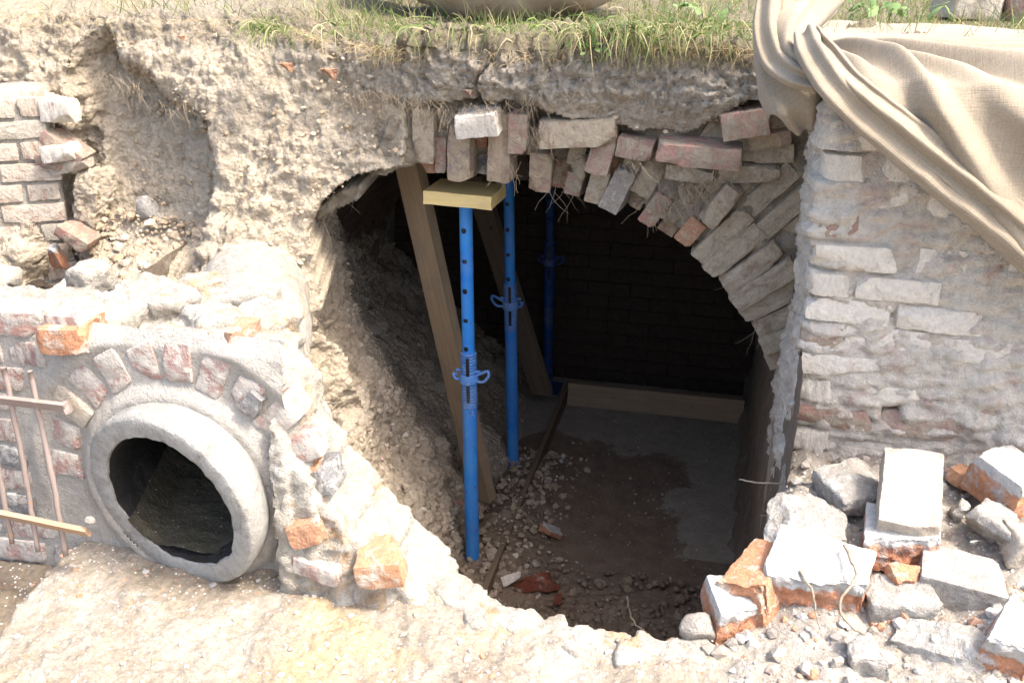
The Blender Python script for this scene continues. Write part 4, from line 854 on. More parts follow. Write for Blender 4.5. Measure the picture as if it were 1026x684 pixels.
# ================================================================== OBJECTS IN THE CELLAR
def steel_prop(x, y, zb, zt, zn, label, mats=('blue', 'blue_low', 'blue_worn'), hole_n=6, lean=0.0, handle=1):
    t = prop(empty("steel_prop", (x, y, zb)), label, "prop", "adjustable steel props in a row under the vault")
    t.rotation_euler = (0, R(lean), 0)
    def part(name, V, F, mat, par=t, sharp=40): return link(name, poly_mesh(name, V, F, True, sharp), M[mat], par)
    H = zt - zb; hn = zn - zb
    V, F = tube([(0, 0, .006), (0, 0, .3), (0, 0, hn - .13)], .0295, 28); part("outer_tube", V, F, mats[1])
    zs = np.arange(hn - .13, hn + .11, .0022); rad = .0302 + .0016 * np.sign(np.sin((zs) * 2 * math.pi / .0125)); V, F = tube([(0, 0, z) for z in zs], rad, 24)
    th_ = part("threaded_sleeve", V, F, mats[2], sharp=60)
    # slot down the thread, a black strip with shade as its colour
    V, F = box_grid(1, 1, 1); part("slot", V * np.array([.013, .004, .19]) + np.array([.004, -.0312, hn - .0]), F, 'hole_shade', th_)
    # inner tube with real pin holes: a grid wrapped round, faces left out at the holes
    zi = np.arange(hn + .02, H - .008, .004); na = 48; A = np.linspace(0, 2 * math.pi, na + 1); AA, ZZ = np.meshgrid(A, zi, indexing='ij')
    P = np.stack([np.cos(AA) * .0242, np.sin(AA) * .0242, ZZ], -1).reshape(-1, 3); m_ = np.ones(AA.shape, bool); hz = [hn + .13 + i * .118 for i in range(hole_n)]
    holes = [z for z in hz if z < H - .05]
    for z in holes:
        for a0 in (R(-97), R(83)):
            da = (AA - a0 + math.pi) % (2 * math.pi) - math.pi; m_ &= ~(np.hypot(da * .0242, ZZ - z) < .0075)
    V, F = compact(P, grid_faces(na + 1, len(zi), m_.reshape(-1))); link("inner_tube", np_mesh("inner_tube", V, F, True), M[mats[0]], t)
    V, F = tube([(0, 0, hn + .03), (0, 0, H - .02)], .0205, 20); part("bore_shade", V, F, 'hole_shade')  # black core behind the pin holes, their shade put into colour
    # collar nut with two handles and pin
    V, F = tube([(0, 0, hn - .022), (0, 0, hn - .018), (0, 0, hn + .012), (0, 0, hn + .018)], [.034, .038, .038, .034], 24); nut = part("collar_nut", V, F, mats[2])
    hd = spline([(.036, -.012, hn - .008), (.062, -.018, hn - .004), (.083, -.02, hn + .022), (.080, -.016, hn + .042), (.052, -.012, hn + .028), (.034, -.008, hn + .016)], 8) * np.array([handle, 1, 1])
    V, F = tube(hd, .0058, 8); part("handle", V, F, mats[2], nut)
    V, F = tube(spline([(-.035, -.01, hn - .006), (-.052, -.014, hn - .002), (-.06, -.008, hn + .014), (-.046, 0, hn + .01)], 6) * np.array([handle, 1, 1]), .0055, 8); part("pin_loop", V, F, mats[2], nut)
    V, F = tube([(-.05 * handle, -.002, hn + .03), (.048 * handle, -.004, hn + .03)], .0065, 10); part("pin", V, F, mats[2])
    for nm, zc in (("base_plate", .004), ("head_plate", H - .004)):
        V, F = box_grid(2, 2, 1); part(nm, V * np.array([.15, .15, .008]) + np.array([0, 0, zc]), F, mats[1] if nm == "base_plate" else mats[0], sharp=30)
    return t
steel_prop(-.950, 3.37, -1.06, .566, atY(470, 378, 3.37)[2], "nearest blue steel prop, carrying the short yellow plank")
steel_prop(-.962, 4.19, -1.050, .70, atY(515, 305, 4.19)[2], "second blue steel prop, just behind the nearest one", handle=-1, lean=-.8)
steel_prop(-.962, 5.08, -1.045, .70, atY(553, 262, 5.08)[2], "farthest blue steel prop, shade put into its paint, by the cellar end wall", mats=('shaded_blue', 'shaded_blue', 'shaded_blue'))

A = atY(424, 193, 3.22); B = atY(490, 200, 3.22)
o = link("timber_board", board_mesh("prop_plank", .245, .20, .046, 3, .02, 0, M['wood_new'])); o.location = (-.935, 3.315, .59); o.rotation_euler = (R(-2), R(1.5), R(-1)); prop(o, "short yellow pine plank on top of the nearest blue prop", "plank")
o = link("timber_board", board_mesh("leaning_plank", 1.62, .105, .05, 4, .05, 0, M['wood_old'])); A = atY(407, 150, 3.50); B = atY(486, 505, 3.72); place_between(o, A, B, (1, -.35, 0)); prop(o, "long weathered plank leaning behind the nearest blue prop", "plank")
o = link("timber_board", board_mesh("leaning_plank_far", 1.3, .115, .04, 5, .05, 0, M['wood_damp'])); A = atY(478, 185, 4.55); B = atY(541, 386, 4.75); place_between(o, A, B, (1, -.3, 0)); prop(o, "dim brown plank leaning between the second and farthest props", "plank")
o = link("timber_board", board_mesh("kerb_board", 2.0, .10, .022, 6, .05, 0, M['wood_damp'])); o.location = (-.835, 4.05, -1.02); o.rotation_euler = (R(90), 0, R(90)); prop(o, "long thin board on edge along the left side of the cellar floor", "plank")
o = link("timber_board", board_mesh("far_board", .96, .13, .045, 7, .05, 0, M['wood_old'])); o.location = (-.335, 4.93, -.985); o.rotation_euler = (R(82), 0, 0); prop(o, "wide board on edge across the far end of the floor", "plank")

# ------------------------------------------------------------------ debris on the cellar floor
def solo(me, name, P, rot, label, cat, scale=(1, 1, 1), mat=None, group=None):
    o = brick(me, P, rot, scale, None, mat, name); prop(o, label, cat, group); return o
def on_slope(px, py, sink=.0):
    d = ray(px, py)
    for Y in np.arange(2.3, 5.2, .004):
        p = EYEP + d * (Y / d[1]); i = min(np.searchsorted(yy, p[1]), len(yy) - 1); k_ = min(max(np.searchsorted(zz, p[2]), 0), len(zz) - 1)
        if p[0] < SLX[i, k_] and p[2] < .8: return p - np.array([sink, 0, 0])
    return atY(px, py, 3.35)
half = [rough_block("half_brick", (.20, .10, .07), 800 + i, .009, .009, .006, 7, .06, brk=((1, .3, .2), .05), mat=M['brick_orange']) for i in range(4)]
M['wet_brick'] = m_brick("wet_red_brick", [(.2, .06, .035), (.25, .08, .05)], coat=(.5, .42, .34), amt=.12, hue=.4)
solo(half[0], "broken_brick", atZ(542, 584, -1.0), (12, 10, 25), "dark red broken brick lying in the cellar mud", "brick", (1.15, 1, .95), 'wet_brick')
solo(half[1], "broken_brick", atZ(553, 533, -1.01), (10, 30, 40), "small red and white brick chip on the cellar floor", "brick", (.55, .6, .65), 'brick_limed')
sh = rough_block("tile_shard", (.10, .08, .012), 820, .008, .003, .002, 5, .05, mat=M['brick_pier'])
solo(sh, "tile_shard", atZ(515, 581, -1.0), (18, -10, 30), "pale flat tile shard beside the dark red broken brick", "shard", (1, .8, 1))
solo(sh, "tile_shard", atZ(560, 600, -1.01), (6, 14, 100), "thin reddish tile shard in front of the dark red brick", "shard", (.8, .5, 1), 'wet_brick')
solo(sh, "tile_shard", on_slope(456, 508), (50, 10, 20), "pinkish tile shard stuck in the soil left of the nearest prop", "shard", (1.0, .8, 1), 'brick_pink')
solo(sh, "tile_shard", atZ(482, 508, -.98), (64, -30, 60), "pinkish tile shard stuck in the soil right of the nearest prop", "shard", (1.1, .7, 1), 'brick_arch')
solo(half[2], "broken_brick", atZ(497, 503, -1.0), (10, 8, 10), "soil covered pink brick half buried right of the nearest prop", "brick", (.5, .6, .9), 'brick_arch')
solo(half[3], "broken_brick", on_slope(408, 322, .02), (20, -20, 30), "red brick end sticking out of the soil slope", "brick", (.6, .7, .7), 'brick_pink')
solo(half[1], "broken_brick", on_slope(402, 352, .03), (10, 30, 50), "tan brick lump bulging from the soil slope below the red brick end", "brick", (.8, .8, .9), 'brick_fan')
solo(half[0], "broken_brick", on_slope(408, 392, .03), (30, 10, 120), "tan lump low in the soil slope beside the leaning plank", "lump", (.7, .9, .9), 'brick_fan')
solo(half[2], "broken_brick", on_slope(345, 226, .02), (0, 10, 10), "reddish brick in the soil just inside the left of the opening", "brick", (.5, .6, .8), 'brick_pink')
solo(half[3], "broken_brick", on_slope(370, 220, .02), (0, -10, 40), "brown brick in the soil just inside the left of the opening", "brick", (.5, .6, .8), 'brick_dark')
solo(half[0], "broken_brick", atZ(536, 475, -1.02), (0, 10, 60), "pale mortar lump on the floor beside the second prop", "lump", (.35, .5, .5), 'lump')
rs = np.random.default_rng(3)
def spread(n, xr, yr, zf, s0, s1, seed):
    r_ = np.random.default_rng(seed); X = r_.uniform(*xr, n); Y = r_.uniform(*yr, n); S_ = s0 * (s1 / s0) ** (r_.random(n) ** 2.2); return X, Y, S_, r_
X = rs.uniform(-.8, .05, 700); Y = rs.uniform(2.55, 3.45, 700); me = scatter_mesh('mud_lumps', np.stack([X, Y, np.full(700, -1.03)], -1), .006 * (5 ** (rs.random(700) ** 2.2)), 6); prop(link('mud_lumps', me, M['mud_lumps']), 'dark wet mud lumps over the near end of the cellar floor', 'soil', kind='stuff')
rr_ = np.random.default_rng(44); ii = rr_.integers(60, len(yy) - 1, 4200); kk = rr_.integers(4, len(zz) - 30, 4200); sel = (yy[ii] > 2.75) & ((zz[kk] < .1) | (yy[ii] > 3.12)); ii, kk = ii[sel], kk[sel]
me = scatter_mesh('slope_clods', np.stack([SLX[ii, kk] - .002, yy[ii], zz[kk]], -1), .004 * (5.5 ** (rr_.random(len(ii)) ** 2.6)), 7); prop(link('slope_clods', me, M['slope_clods']), 'crumbs and pebbles stuck in the soil slope inside the pit', 'soil', kind='stuff')
# mud clods around the kerb board and the foot of the soil slope
X = rs.normal(-.84, .10, 900); Y = rs.uniform(2.95, 4.35, 900); S_ = .005 * (5.0 ** (rs.random(900) ** 2)); Z = -1.045 + .08 * np.exp(-(((X + .86) / .16) ** 2 + ((Y - 3.70) / .50) ** 2)) + .05 * sstep(-.90, -1.05, X)
me = scatter_mesh("mud_clods", np.stack([X, Y, Z], -1), S_, 4); prop(link("mud_clods", me, M['dark_clods']), "loose dark clods of soil at the foot of the slope", "soil", kind="stuff")
X = rs.uniform(-.8, .12, 420); Y = 3.0 + 1.9 * rs.random(420) ** 1.5; me = scatter_mesh("floor_chips", np.stack([X, Y, np.full(420, -1.046) + .03 * sstep(3.5, 2.9, Y)], -1), .0025 * (4 ** (rs.random(420) ** 2)), 5)
prop(link("floor_chips", me, M['dark_clods']), "small chips strewn over the damp cellar floor", "gravel", kind="stuff")

# ================================================================== RUBBLE ON THE RIGHT
fg = [rough_block("rubble_brick", (.23, .11, .07), 900 + i, .0075, .007, .0045, 7, .045, mat=M['brick_limed']) for i in range(4)]
fb = [rough_block("broken_rubble_brick", (.23, .12, .075), 920 + i, .0075, .008, .006, 8, .055, brk=((.3, -1, .15), .035), mat=M['brick_limed']) for i in range(4)]
lumps = [rough_block("mortar_lump", (.16, .13, .08), 940 + i, .008, .02, .011, 8, .06, mat=M['lump']) for i in range(4)]
# (px, py, z, sizes w,d,h in metres, rotation, mesh list, look, name, label, category)
def rub(px, py, z, size, rot, me, mat, name, label, cat):
    P = atZ(px, py, z); k_ = {'fg': (.004, .003, 4, .024, None), 'fb': (.004, .0035, 4, .026, ((.3, -1, .15), size[1] * .36)), 'lu': (.009, .007, 9, .05, None)}[me[0]]
    mesh = rough_block(name, size, 900 + int(px) * 3 + int(py), .0065, k_[0], k_[1], k_[2], k_[3], k_[4], mat=M[mat])
    solo(mesh, name, P, rot, label, cat)
rub(911, 496, .195, (.25, .142, .075), (3, -20, 83), ('fg', 0), 'brick_pale', "brick", "whole pale brick lying on top of the right rubble", "brick")
rub(902, 540, .115, (.17, .17, .085), (2, -3, -6), ('fb', 1), 'brick_limed', "broken_brick", "broken orange brick with white mortar under the whole pale brick", "brick")
rub(818, 578, .085, (.225, .17, .11), (14, 3, -14), ('fb', 0), 'brick_limed', "broken_brick", "large broken orange brick crusted with white mortar at the hole rim", "brick")
rub(760, 590, .045, (.11, .22, .13), (4, -12, -26), ('fb', 2), 'brick_orange', "broken_brick", "upright orange brick flake on the hole rim", "brick")
rub(735, 612, .02, (.12, .14, .10), (8, 6, 20), ('fb', 3), 'brick_limed', "broken_brick", "small pink brick with white mortar at the lower right rim", "brick")
V, F = stone_arrays(77, 3); o = link("cobble", poly_mesh("cobble", V * np.array([.045, .04, .045]), F), M['cobble']); o.location = tuple(atZ(700, 630, .01)); prop(o, "rounded grey brown stone at the lower right rim of the hole", "stone")
rub(853, 492, .12, (.15, .15, .09), (6, -6, 30), ('lu', 0), 'lump', "mortar_lump", "white mortar lump left of the whole pale brick", "lump")
rub(806, 530, .10, (.19, .17, .08), (10, 4, -8), ('lu', 1), 'lump', "mortar_lump", "wide white mortar bed lying behind the large orange brick", "lump")
rub(962, 584, .075, (.19, .13, .09), (5, 4, -8), ('fg', 1), 'lump', "mortar_lump", "grey mortar coated brick right of the broken orange brick", "lump")
rub(902, 604, .045, (.16, .13, .10), (6, -4, 6), ('lu', 2), 'lump', "mortar_lump", "grey crumbling mortar block in front of the broken orange brick", "lump")
rub(1012, 484, .17, (.15, .16, .11), (8, 6, 40), ('fb', 2), 'brick_limed', "broken_brick", "white and orange broken brick against the pier at the right edge", "brick")
rub(995, 528, .13, (.13, .11, .08), (20, 12, 60), ('lu', 3), 'lump', "mortar_lump", "angular white mortar lump at the right edge", "lump")
rub(1030, 545, .12, (.13, .11, .09), (4, 12, 15), ('lu', 0), 'brick_pale', "mortar_lump", "pale rounded lump cut by the right edge of the view", "lump")
rub(1012, 648, .06, (.10, .16, .13), (10, 14, -24), ('fb', 1), 'brick_limed', "broken_brick", "white brick with orange broken end in the lower right corner", "brick")
rub(866, 668, .02, (.07, .13, .09), (6, -8, 14), ('lu', 1), 'lump', "mortar_lump", "small white mortar chunk at the bottom edge of the rubble", "lump")
rub(945, 645, .03, (.20, .12, .09), (4, 3, -20), ('lu', 2), 'lump', "mortar_lump", "grey mortar slab near the lower right corner", "lump")
rub(905, 578, .10, (.075, .05, .035), (30, 4, 10), ('fb', 3), 'brick_orange', "brick_chip", "small orange brick chip leaning on the broken orange brick", "brick")
rub(868, 596, .05, (.05, .035, .06), (0, 8, 20), ('fb', 2), 'brick_orange', "brick_chip", "small red brick chip wedged beside the large orange brick", "brick")
rub(965, 478, .12, (.07, .06, .05), (10, 20, 50), ('fb', 0), 'brick_orange', "brick_chip", "dull red brick chip right of the whole pale brick", "brick")
rub(1000, 500, .13, (.06, .05, .04), (10, 20, 80), ('lu', 3), 'cobble', "mortar_lump", "small grey stone between the bricks at the right edge", "stone")
rub(957, 510, .125, (.07, .055, .05), (0, 20, 10), ('lu', 0), 'lump', "mortar_lump", "small white lump right of the whole pale brick", "lump")
rub(975, 545, .10, (.06, .05, .045), (0, 10, 70), ('lu', 1), 'lump', "mortar_lump", "small white lump above the grey mortar coated brick", "lump")
def chips(n, pxr, pyr, zoff, s0, s1, seed, name, mat, label, dens=None):
    r_ = np.random.default_rng(seed); P = []; S_ = []
    while len(P) < n:
        px, py = r_.uniform(*pxr), r_.uniform(*pyr); p = atZ(px, py, .04)
        if poly_sd(np.array([p[0]]), np.array([p[1]]), RIM)[0] > -.01: continue
        if dens is not None and r_.random() > dens(p): continue
        z = float(ground_z(np.array([p[0]]), np.array([p[1]]))[0]); s = s0 * (s1 / s0) ** (r_.random() ** 3); P.append((p[0], p[1], z + s * .3 + zoff)); S_.append(s)
    me = scatter_mesh(name, np.array(P), np.array(S_), seed); return prop(link(name, me, M[mat]), label, "rubble", kind="stuff")
chips(1400, (700, 1060), (455, 700), -.002, .003, .026, 11, "rubble_chips", 'rubble', "white, grey and red rubble chips among the broken bricks", lambda p: 1.0 if p[0] > .02 else .2)
chips(1500, (-20, 720), (540, 700), -.003, .0020, .012, 12, "ledge_gravel", 'rubble', "fine pale gravel and mortar crumbs on the ledge", lambda p: 1.0)

# broken mortar edge along the front of the pit
rq = np.random.default_rng(8); parts = []; C = spline([atZ(x, y, 0) for x, y in [(425, 555), (450, 578), (480, 606), (540, 626), (600, 640), (650, 647), (700, 650)]], 9)
for i, c in enumerate(C):
    s_ = rq.uniform(.6, 1.1); parts.append(rough_part((.12 * s_, .075 * s_, .09 * s_), c + np.array([rq.normal(0, .01), -.012 + rq.normal(0, .010), -.045 + rq.uniform(-.008, .01)]), (rq.uniform(-10, 10), rq.uniform(-10, 10), rq.uniform(0, 180)), 300 + i))
V, F, N = fuse(parts, .007); V = V + N * (fbm(V, 9, 4, seed=301) * .016 + fbm(V, 30, 3, .6, seed=302, ridge=True) * .008)[:, None]
prop(link("mortar_edge", np_mesh("mortar_edge", V, F, True), M['white_mortar']), "pale broken mortar edge along the front of the pit", "masonry")
# stones and lumps on the left bank
V, F = stone_arrays(31, 3); o = link("stone", poly_mesh("white_stone", V * np.array([.048, .05, .048]), F), M['lump']); o.location = tuple(atY(146, 209, 3.16)); prop(o, "pale stone sitting in the hollow of the left bank", "stone")
me = rough_block("clay_lump", (.21, .12, .24), 960, .007, .05, .016, 9, .09, mat=M['bank']); solo(me, "clay_lump", atY(88, 200, 3.12), (0, 8, 14), "rounded pale clay lump in the hollow beside the brick wall", "lump")
rub2 = [(57, 258, 2.96, (.05, .05, .085), 'brick_limed', "small white and orange brick bit at the foot of the left wall"), (43, 291, 2.84, (.085, .07, .06), 'brick_dark', "dark red brick end on the mortar at the far left"), (80, 294, 2.75, (.15, .10, .075), 'brick_pale', "pale brick block beside the dark brick end on the left"), (176, 303, 2.5, (.14, .11, .06), 'lump', "white mortar lump on the headwall top below the mound")]
for i, (cx, cy, Y, sz, mat, lab) in enumerate(rub2):
    solo(fg[i], "broken_brick" if 'brick' in mat else "mortar_lump", atY(cx, cy, Y), (4, 6 - 4 * i, -14 + 9 * i), lab, "brick" if 'brick' in mat else "lump", (sz[0] / .23, sz[1] / .11, sz[2] / .07), mat)
for (cx, cy, Y, s, lab) in [(288, 67, 3.09, .035, "orange brick fragment in the bank below the left end of the grass"), (331, 73, 3.10, .042, "tall orange brick fragment in the bank right of the other fragment"), (182, 38, 3.12, .018, "tiny orange fragment high in the left bank"), (470, 93, 3.06, .03, "small pink brick fragment beside the crack in the topsoil")]:
    solo(half[0], "brick_fragment", atY(cx, cy, Y), (80, 30, 20), lab, "brick", (s / .12, s / .1, s / .06), 'brick_orange' if 'orange' in lab else 'brick_pink')
# crumbs lying on the mound of the left bank
r_ = np.random.default_rng(15); X = r_.uniform(-2.4, -1.72, 700); z = r_.uniform(.12, .5, 700); Yf = bank_face(X, z); ok = (Yf < 3.30); X, z, Yf = X[ok], z[ok], Yf[ok]
me = scatter_mesh("bank_clods", np.stack([X, Yf - .01, z], -1), .006 * (5 ** (r_.random(len(X)) ** 2)), 16); prop(link("bank_clods", me, M['clods']), "crumbled clods on the mound under the left hollow", "soil", kind="stuff")
r_ = np.random.default_rng(17); X = r_.uniform(-2.2, .2, 2600); z = r_.uniform(.35, 1.12, 2600); ok = ~in_poly(X, z, HOLE); X, z = X[ok], z[ok]; Yf = bank_face(X, z)
me = scatter_mesh("bank_crumbs", np.stack([X, Yf - .005, z], -1), .003 * (5.0 ** (r_.random(len(X)) ** 2.8)), 18); prop(link("bank_crumbs", me, M['clods']), "small stones and crumbs set in the cut bank face", "soil", kind="stuff")

# ================================================================== BURLAP
def sheet(name, P, U, V_, parent=None, thick=.0022):
    nu, nv = P.shape[:2]; me = np_mesh(name, P.reshape(-1, 3), grid_faces(nu, nv), True)
    uvl = me.uv_layers.new(name="weave"); li = np.zeros(len(me.loops), np.int32); me.loops.foreach_get("vertex_index", li)
    uvl.data.foreach_set("uv", np.stack([U.reshape(-1)[li], V_.reshape(-1)[li]], -1).astype(np.float32).ravel())
    o = link(name, me, M['burlap'], parent); so = o.modifiers.new("thickness", 'SOLIDIFY'); so.thickness = thick; so.offset = 0; return o
bur = prop(empty("burlap_sheet", (.5, 2.9, 1.12)), "large burlap sheet with a twisted end draped over the right pier", "burlap")
nx_, ns = 230, 250; xs = np.linspace(.20, 1.45, nx_); sp_ = np.linspace(0, 1, ns); XX, SS = np.meshgrid(xs, sp_, indexing='ij')
hang = np.clip((XX - .20) * .80 + .02, .0, 1.0); flatL = .90; tot = flatL + hang; s_ = SS * tot
# profile: back edge on the turf, over the pier top, bent down the front
bend = .05; over = np.clip(s_ - flatL, 0, None)
YY = 3.46 - np.minimum(s_, flatL) - .045 * (1 - np.exp(-over / .05)); ZZ = 1.165 - .03 * np.minimum(s_, flatL) - over * .985 - .015 * sstep(flatL - .08, flatL + .02, s_) 
# folds fan out from the twist
Kx, Ks = .10, .48; al = np.arctan2(s_ - Ks, XX - Kx); rr_ = np.hypot(s_ - Ks, XX - Kx)
flp = np.stack([al * 2.2, rr_ * .9, al * 0], -1).reshape(-1, 3); ph = al * 15 + 1.3 * fbm(flp, 1.1, 2, seed=201).reshape(al.shape)
fold = (np.abs(np.sin(ph)) ** 1.6 - .5) * .030 * sstep(.05, .3, rr_) * sstep(1.5, .5, rr_) * sstep(-.45, .1, al)
fold = fold + (np.exp(-((al - .93) / .045) ** 2) - np.exp(-((al - .80) / .05) ** 2) * .9 + np.exp(-((al - .55) / .05) ** 2) * .8 - .6 * np.exp(-((al - .66) / .05) ** 2) + .7 * np.exp(-((al - .2) / .06) ** 2)) * .024 * sstep(.05, .25, rr_)
wob = (fbm(np.stack([XX, s_, s_ * 0], -1).reshape(-1, 3), 3.0, 3, seed=202) * .02).reshape(XX.shape)
down = sstep(flatL - .1, flatL + .06, s_); d_ = fold + wob + .018
P = np.stack([XX + .0 * s_, YY - d_ * down, ZZ + d_ * (1 - down) + .02], -1)
P[..., 1] += -.015 * down; back = sstep(.16, 0, s_); P[..., 2] -= .03 * back
lift = sstep(.55, .2, XX) * sstep(.2, .0, s_) ; P[..., 2] += .02 * lift
child_at(sheet("drape", P, XX, s_), bur)
def ribbon(path_px, width, cup, n=90, m=44, roll=0.0, seed=0, name="fold", ydir=(0, -1, 0)):
    """a band of cloth swept along a path, cupped across its width"""
    pts = np.array([atY(x, y, Y) for x, y, Y in path_px]); C = spline(pts, 14); n = len(C); T = np.gradient(C, axis=0); T /= np.linalg.norm(T, axis=1)[:, None]
    yd = np.array(ydir, float); t = np.linspace(0, 1, n); Wd = np.interp(t, np.linspace(0, 1, len(width)), width); Cu = np.interp(t, np.linspace(0, 1, len(cup)), cup)
    v = np.linspace(-1, 1, m); P = np.zeros((n, m, 3))
    for i in range(n):
        side = np.cross(T[i], yd); side /= np.linalg.norm(side) + 1e-9; outw = np.cross(side, T[i])
        a = v * Cu[i]; r0 = Wd[i] / max(np.sin(min(Cu[i], 1.5)), .2)
        off = side[None, :] * (np.sin(a) * r0)[:, None] + outw[None, :] * ((np.cos(a) - 1) * r0)[:, None]
        P[i] = C[i] + off + outw * (.012 * np.sin(v * 7 + seed + t[i] * 4) * np.clip(1 - v * v, 0, 1))[:, None]
    P = P + (fbm(P.reshape(-1, 3), 9, 3, seed=seed + 210) * .006).reshape(n, m, 1) * np.array([.5, -1, .5])
    U, V_ = np.meshgrid(t * np.linalg.norm(np.diff(C, axis=0), axis=1).sum(), v * np.mean(width) * 1.3, indexing='ij')
    return child_at(sheet(name, P, U, V_), bur)
# hanging pouch, the strand that loops round it, the strand that crosses to the drape
ribbon([(786, -14, 2.85), (782, 30, 2.78), (790, 78, 2.70), (800, 108, 2.66), (806, 133, 2.70)], [.06, .07, .085, .08, .035], [1.2, 1.3, 1.5, 1.6, 1.2], seed=1, name="hanging_pouch")
ribbon([(772, -10, 2.80), (768, 25, 2.72), (774, 55, 2.66), (792, 74, 2.60), (818, 84, 2.57)], [.030, .034, .034, .030, .028], [1.7, 1.9, 1.9, 1.7, 1.5], seed=2, name="loop_strand")
ribbon([(842, -8, 3.0), (818, 12, 2.85), (800, 30, 2.72), (795, 48, 2.66), (806, 60, 2.62)], [.05, .055, .05, .042, .03], [1.5, 1.6, 1.7, 1.7, 1.5], seed=3, name="cross_strand")
ribbon([(806, 28, 2.66), (812, 50, 2.56), (832, 84, 2.47), (862, 118, 2.455), (905, 154, 2.455), (950, 193, 2.455), (1000, 232, 2.455), (1050, 278, 2.455)], [.03, .036, .034, .030, .034, .032, .036, .034], [1.7, 2.0, 2.2, 2.4, 2.3, 2.4, 2.2, 2.2], seed=4, name="hem_fold")
ribbon([(814, 30, 2.70), (826, 50, 2.6), (852, 84, 2.48), (900, 126, 2.46), (960, 176, 2.455), (1050, 254, 2.455)], [.02, .028, .03, .036, .04, .05], [1.4, 1.5, 1.5, 1.4, 1.3, 1.3], seed=6, name="hem_fold")
# second sheet lying on the turf at the top
b2 = prop(empty("burlap_roll", (-.9, 4.0, 1.16)), "pale burlap sheet bunched on the grass behind the bank edge", "burlap")
nu, nv = 120, 48; t = np.linspace(0, 1, nu); a = np.linspace(R(-80), R(215), nv); TT, AA = np.meshgrid(t, a, indexing='ij'); L0 = atY(395, -4, 4.0); 
cxx = -1.42 + TT * 1.02; rz_ = np.interp(TT, [0, .2, .35, .6, .85, 1], [.10, .12, .15, .155, .12, .05]); zc_ = np.interp(TT, [0, .25, .4, .6, .8, 1], [1.31, 1.28, 1.25, 1.25, 1.27, 1.31])
P = np.stack([cxx, 3.80 - np.cos(AA) * rz_ * 1.5 + .0 * TT, zc_ + np.sin(AA) * rz_ * .8], -1); P = P + (fbm(P.reshape(-1, 3), 6, 3, seed=221) * .02).reshape(nu, nv, 1) * np.array([.3, 1, .8])
o = sheet("roll", P, TT * 1.1, AA * .15); child_at(o, b2)
o = link("timber_board", board_mesh("top_plank", .75, .16, .03, 31, .05, 0, M['wood_old'])); o.location = (-1.50, 4.25, 1.235); o.rotation_euler = (0, 0, R(3)); prop(o, "pale plank lying in the grass at the top left of the burlap roll", "plank")
# stones and bricks in the grass at the top right
P = atZ(975, 6, 1.22); solo(fg[2], "stone_block", P + np.array([0, .05, 0]), (0, 4, 10), "pinkish white block in the grass behind the burlap at top right", "block", (.95, 1.2, 1.3), 'brick_pale')
P = atZ(1018, 6, 1.22); solo(fg[3], "brick", P + np.array([.02, .05, 0]), (0, -4, 70), "dull red brick in the grass at the top right corner", "brick", (.8, 1, 1.3), 'brick_pink')
V, F = stone_arrays(33, 2); o = link("stone", poly_mesh("turf_stone", V * np.array([.05, .04, .03]), F), M['lump']); o.location = tuple(atZ(232, 5, 1.17)); prop(o, "small white stone in the grass at the top left", "stone")

# ================================================================== ROOTS
def root(name, pts, r0, r1, label, mat='root', n=10, seed=0):
    C = spline([atY(*p) if len(p) == 3 else on_slope(*p, -.006) for p in pts], n); C = C + np.stack([fbm(C, 25, 3, seed=seed + i) for i in range(3)], -1) * .008
    V, F = tube(C, np.linspace(r0, r1, len(C)), 6); o = link(name, poly_mesh(name, V, F), M[mat]); prop(o, label, "root"); return o
root("root", [(832, 486, 2.50), (800, 484, 2.48), (765, 484, 2.50), (740, 480, 2.52)], .004, .002, "pale twig sticking out over the hole from the pier foot", seed=1)
root("root", [(808, 478, 2.50), (796, 498, 2.42), (786, 512, 2.40), (762, 517, 2.42)], .002, .001, "thin root below the pale twig at the pier foot", seed=2)
root("root", [(801, 570, 1.99), (813, 590, 1.94), (818, 612, 1.92), (822, 630, 1.90)], .0035, .002, "pale root hanging over the large orange brick on the left", seed=3)
root("root", [(846, 545, 2.06), (857, 575, 1.97), (842, 602, 1.91), (850, 625, 1.89), (866, 637, 1.87)], .004, .0025, "pale curling root over the right side of the large orange brick", seed=4)
root("root", [(978, 620, 2.05), (962, 645, 1.96), (944, 676, 1.85)], .004, .003, "brown root across the mortar slab in the lower right", seed=5)
root("root", [(628, 598, 2.72), (635, 622, 2.55), (648, 634, 2.40), (654, 642, 2.3)], .003, .002, "thin white stalk rising at the front rim of the cellar", seed=6)
root("root", [(318, 205, 3.16), (326, 228, 3.14), (332, 246, 3.15), (330, 262, 3.18)], .003, .0015, "short root hanging at the upper left edge of the opening", seed=7)
root("root", [(308, 252, 3.05), (320, 270, 3.12), (330, 290, 3.2), (338, 305, 3.24)], .003, .0015, "root trailing from the soil edge above the cement haunch", seed=8)
root("root", [(398, 352), (402, 380), (416, 405), (418, 418)], .003, .0015, "root hanging down the soil slope beside the plank", seed=9)
root("root", [(405, 425), (392, 438), (386, 452)], .0025, .0015, "short pale root low on the soil slope", seed=10)
root("root", [(433, 505), (436, 520)], .003, .002, "tiny pale root end in the soil left of the nearest prop", seed=11)
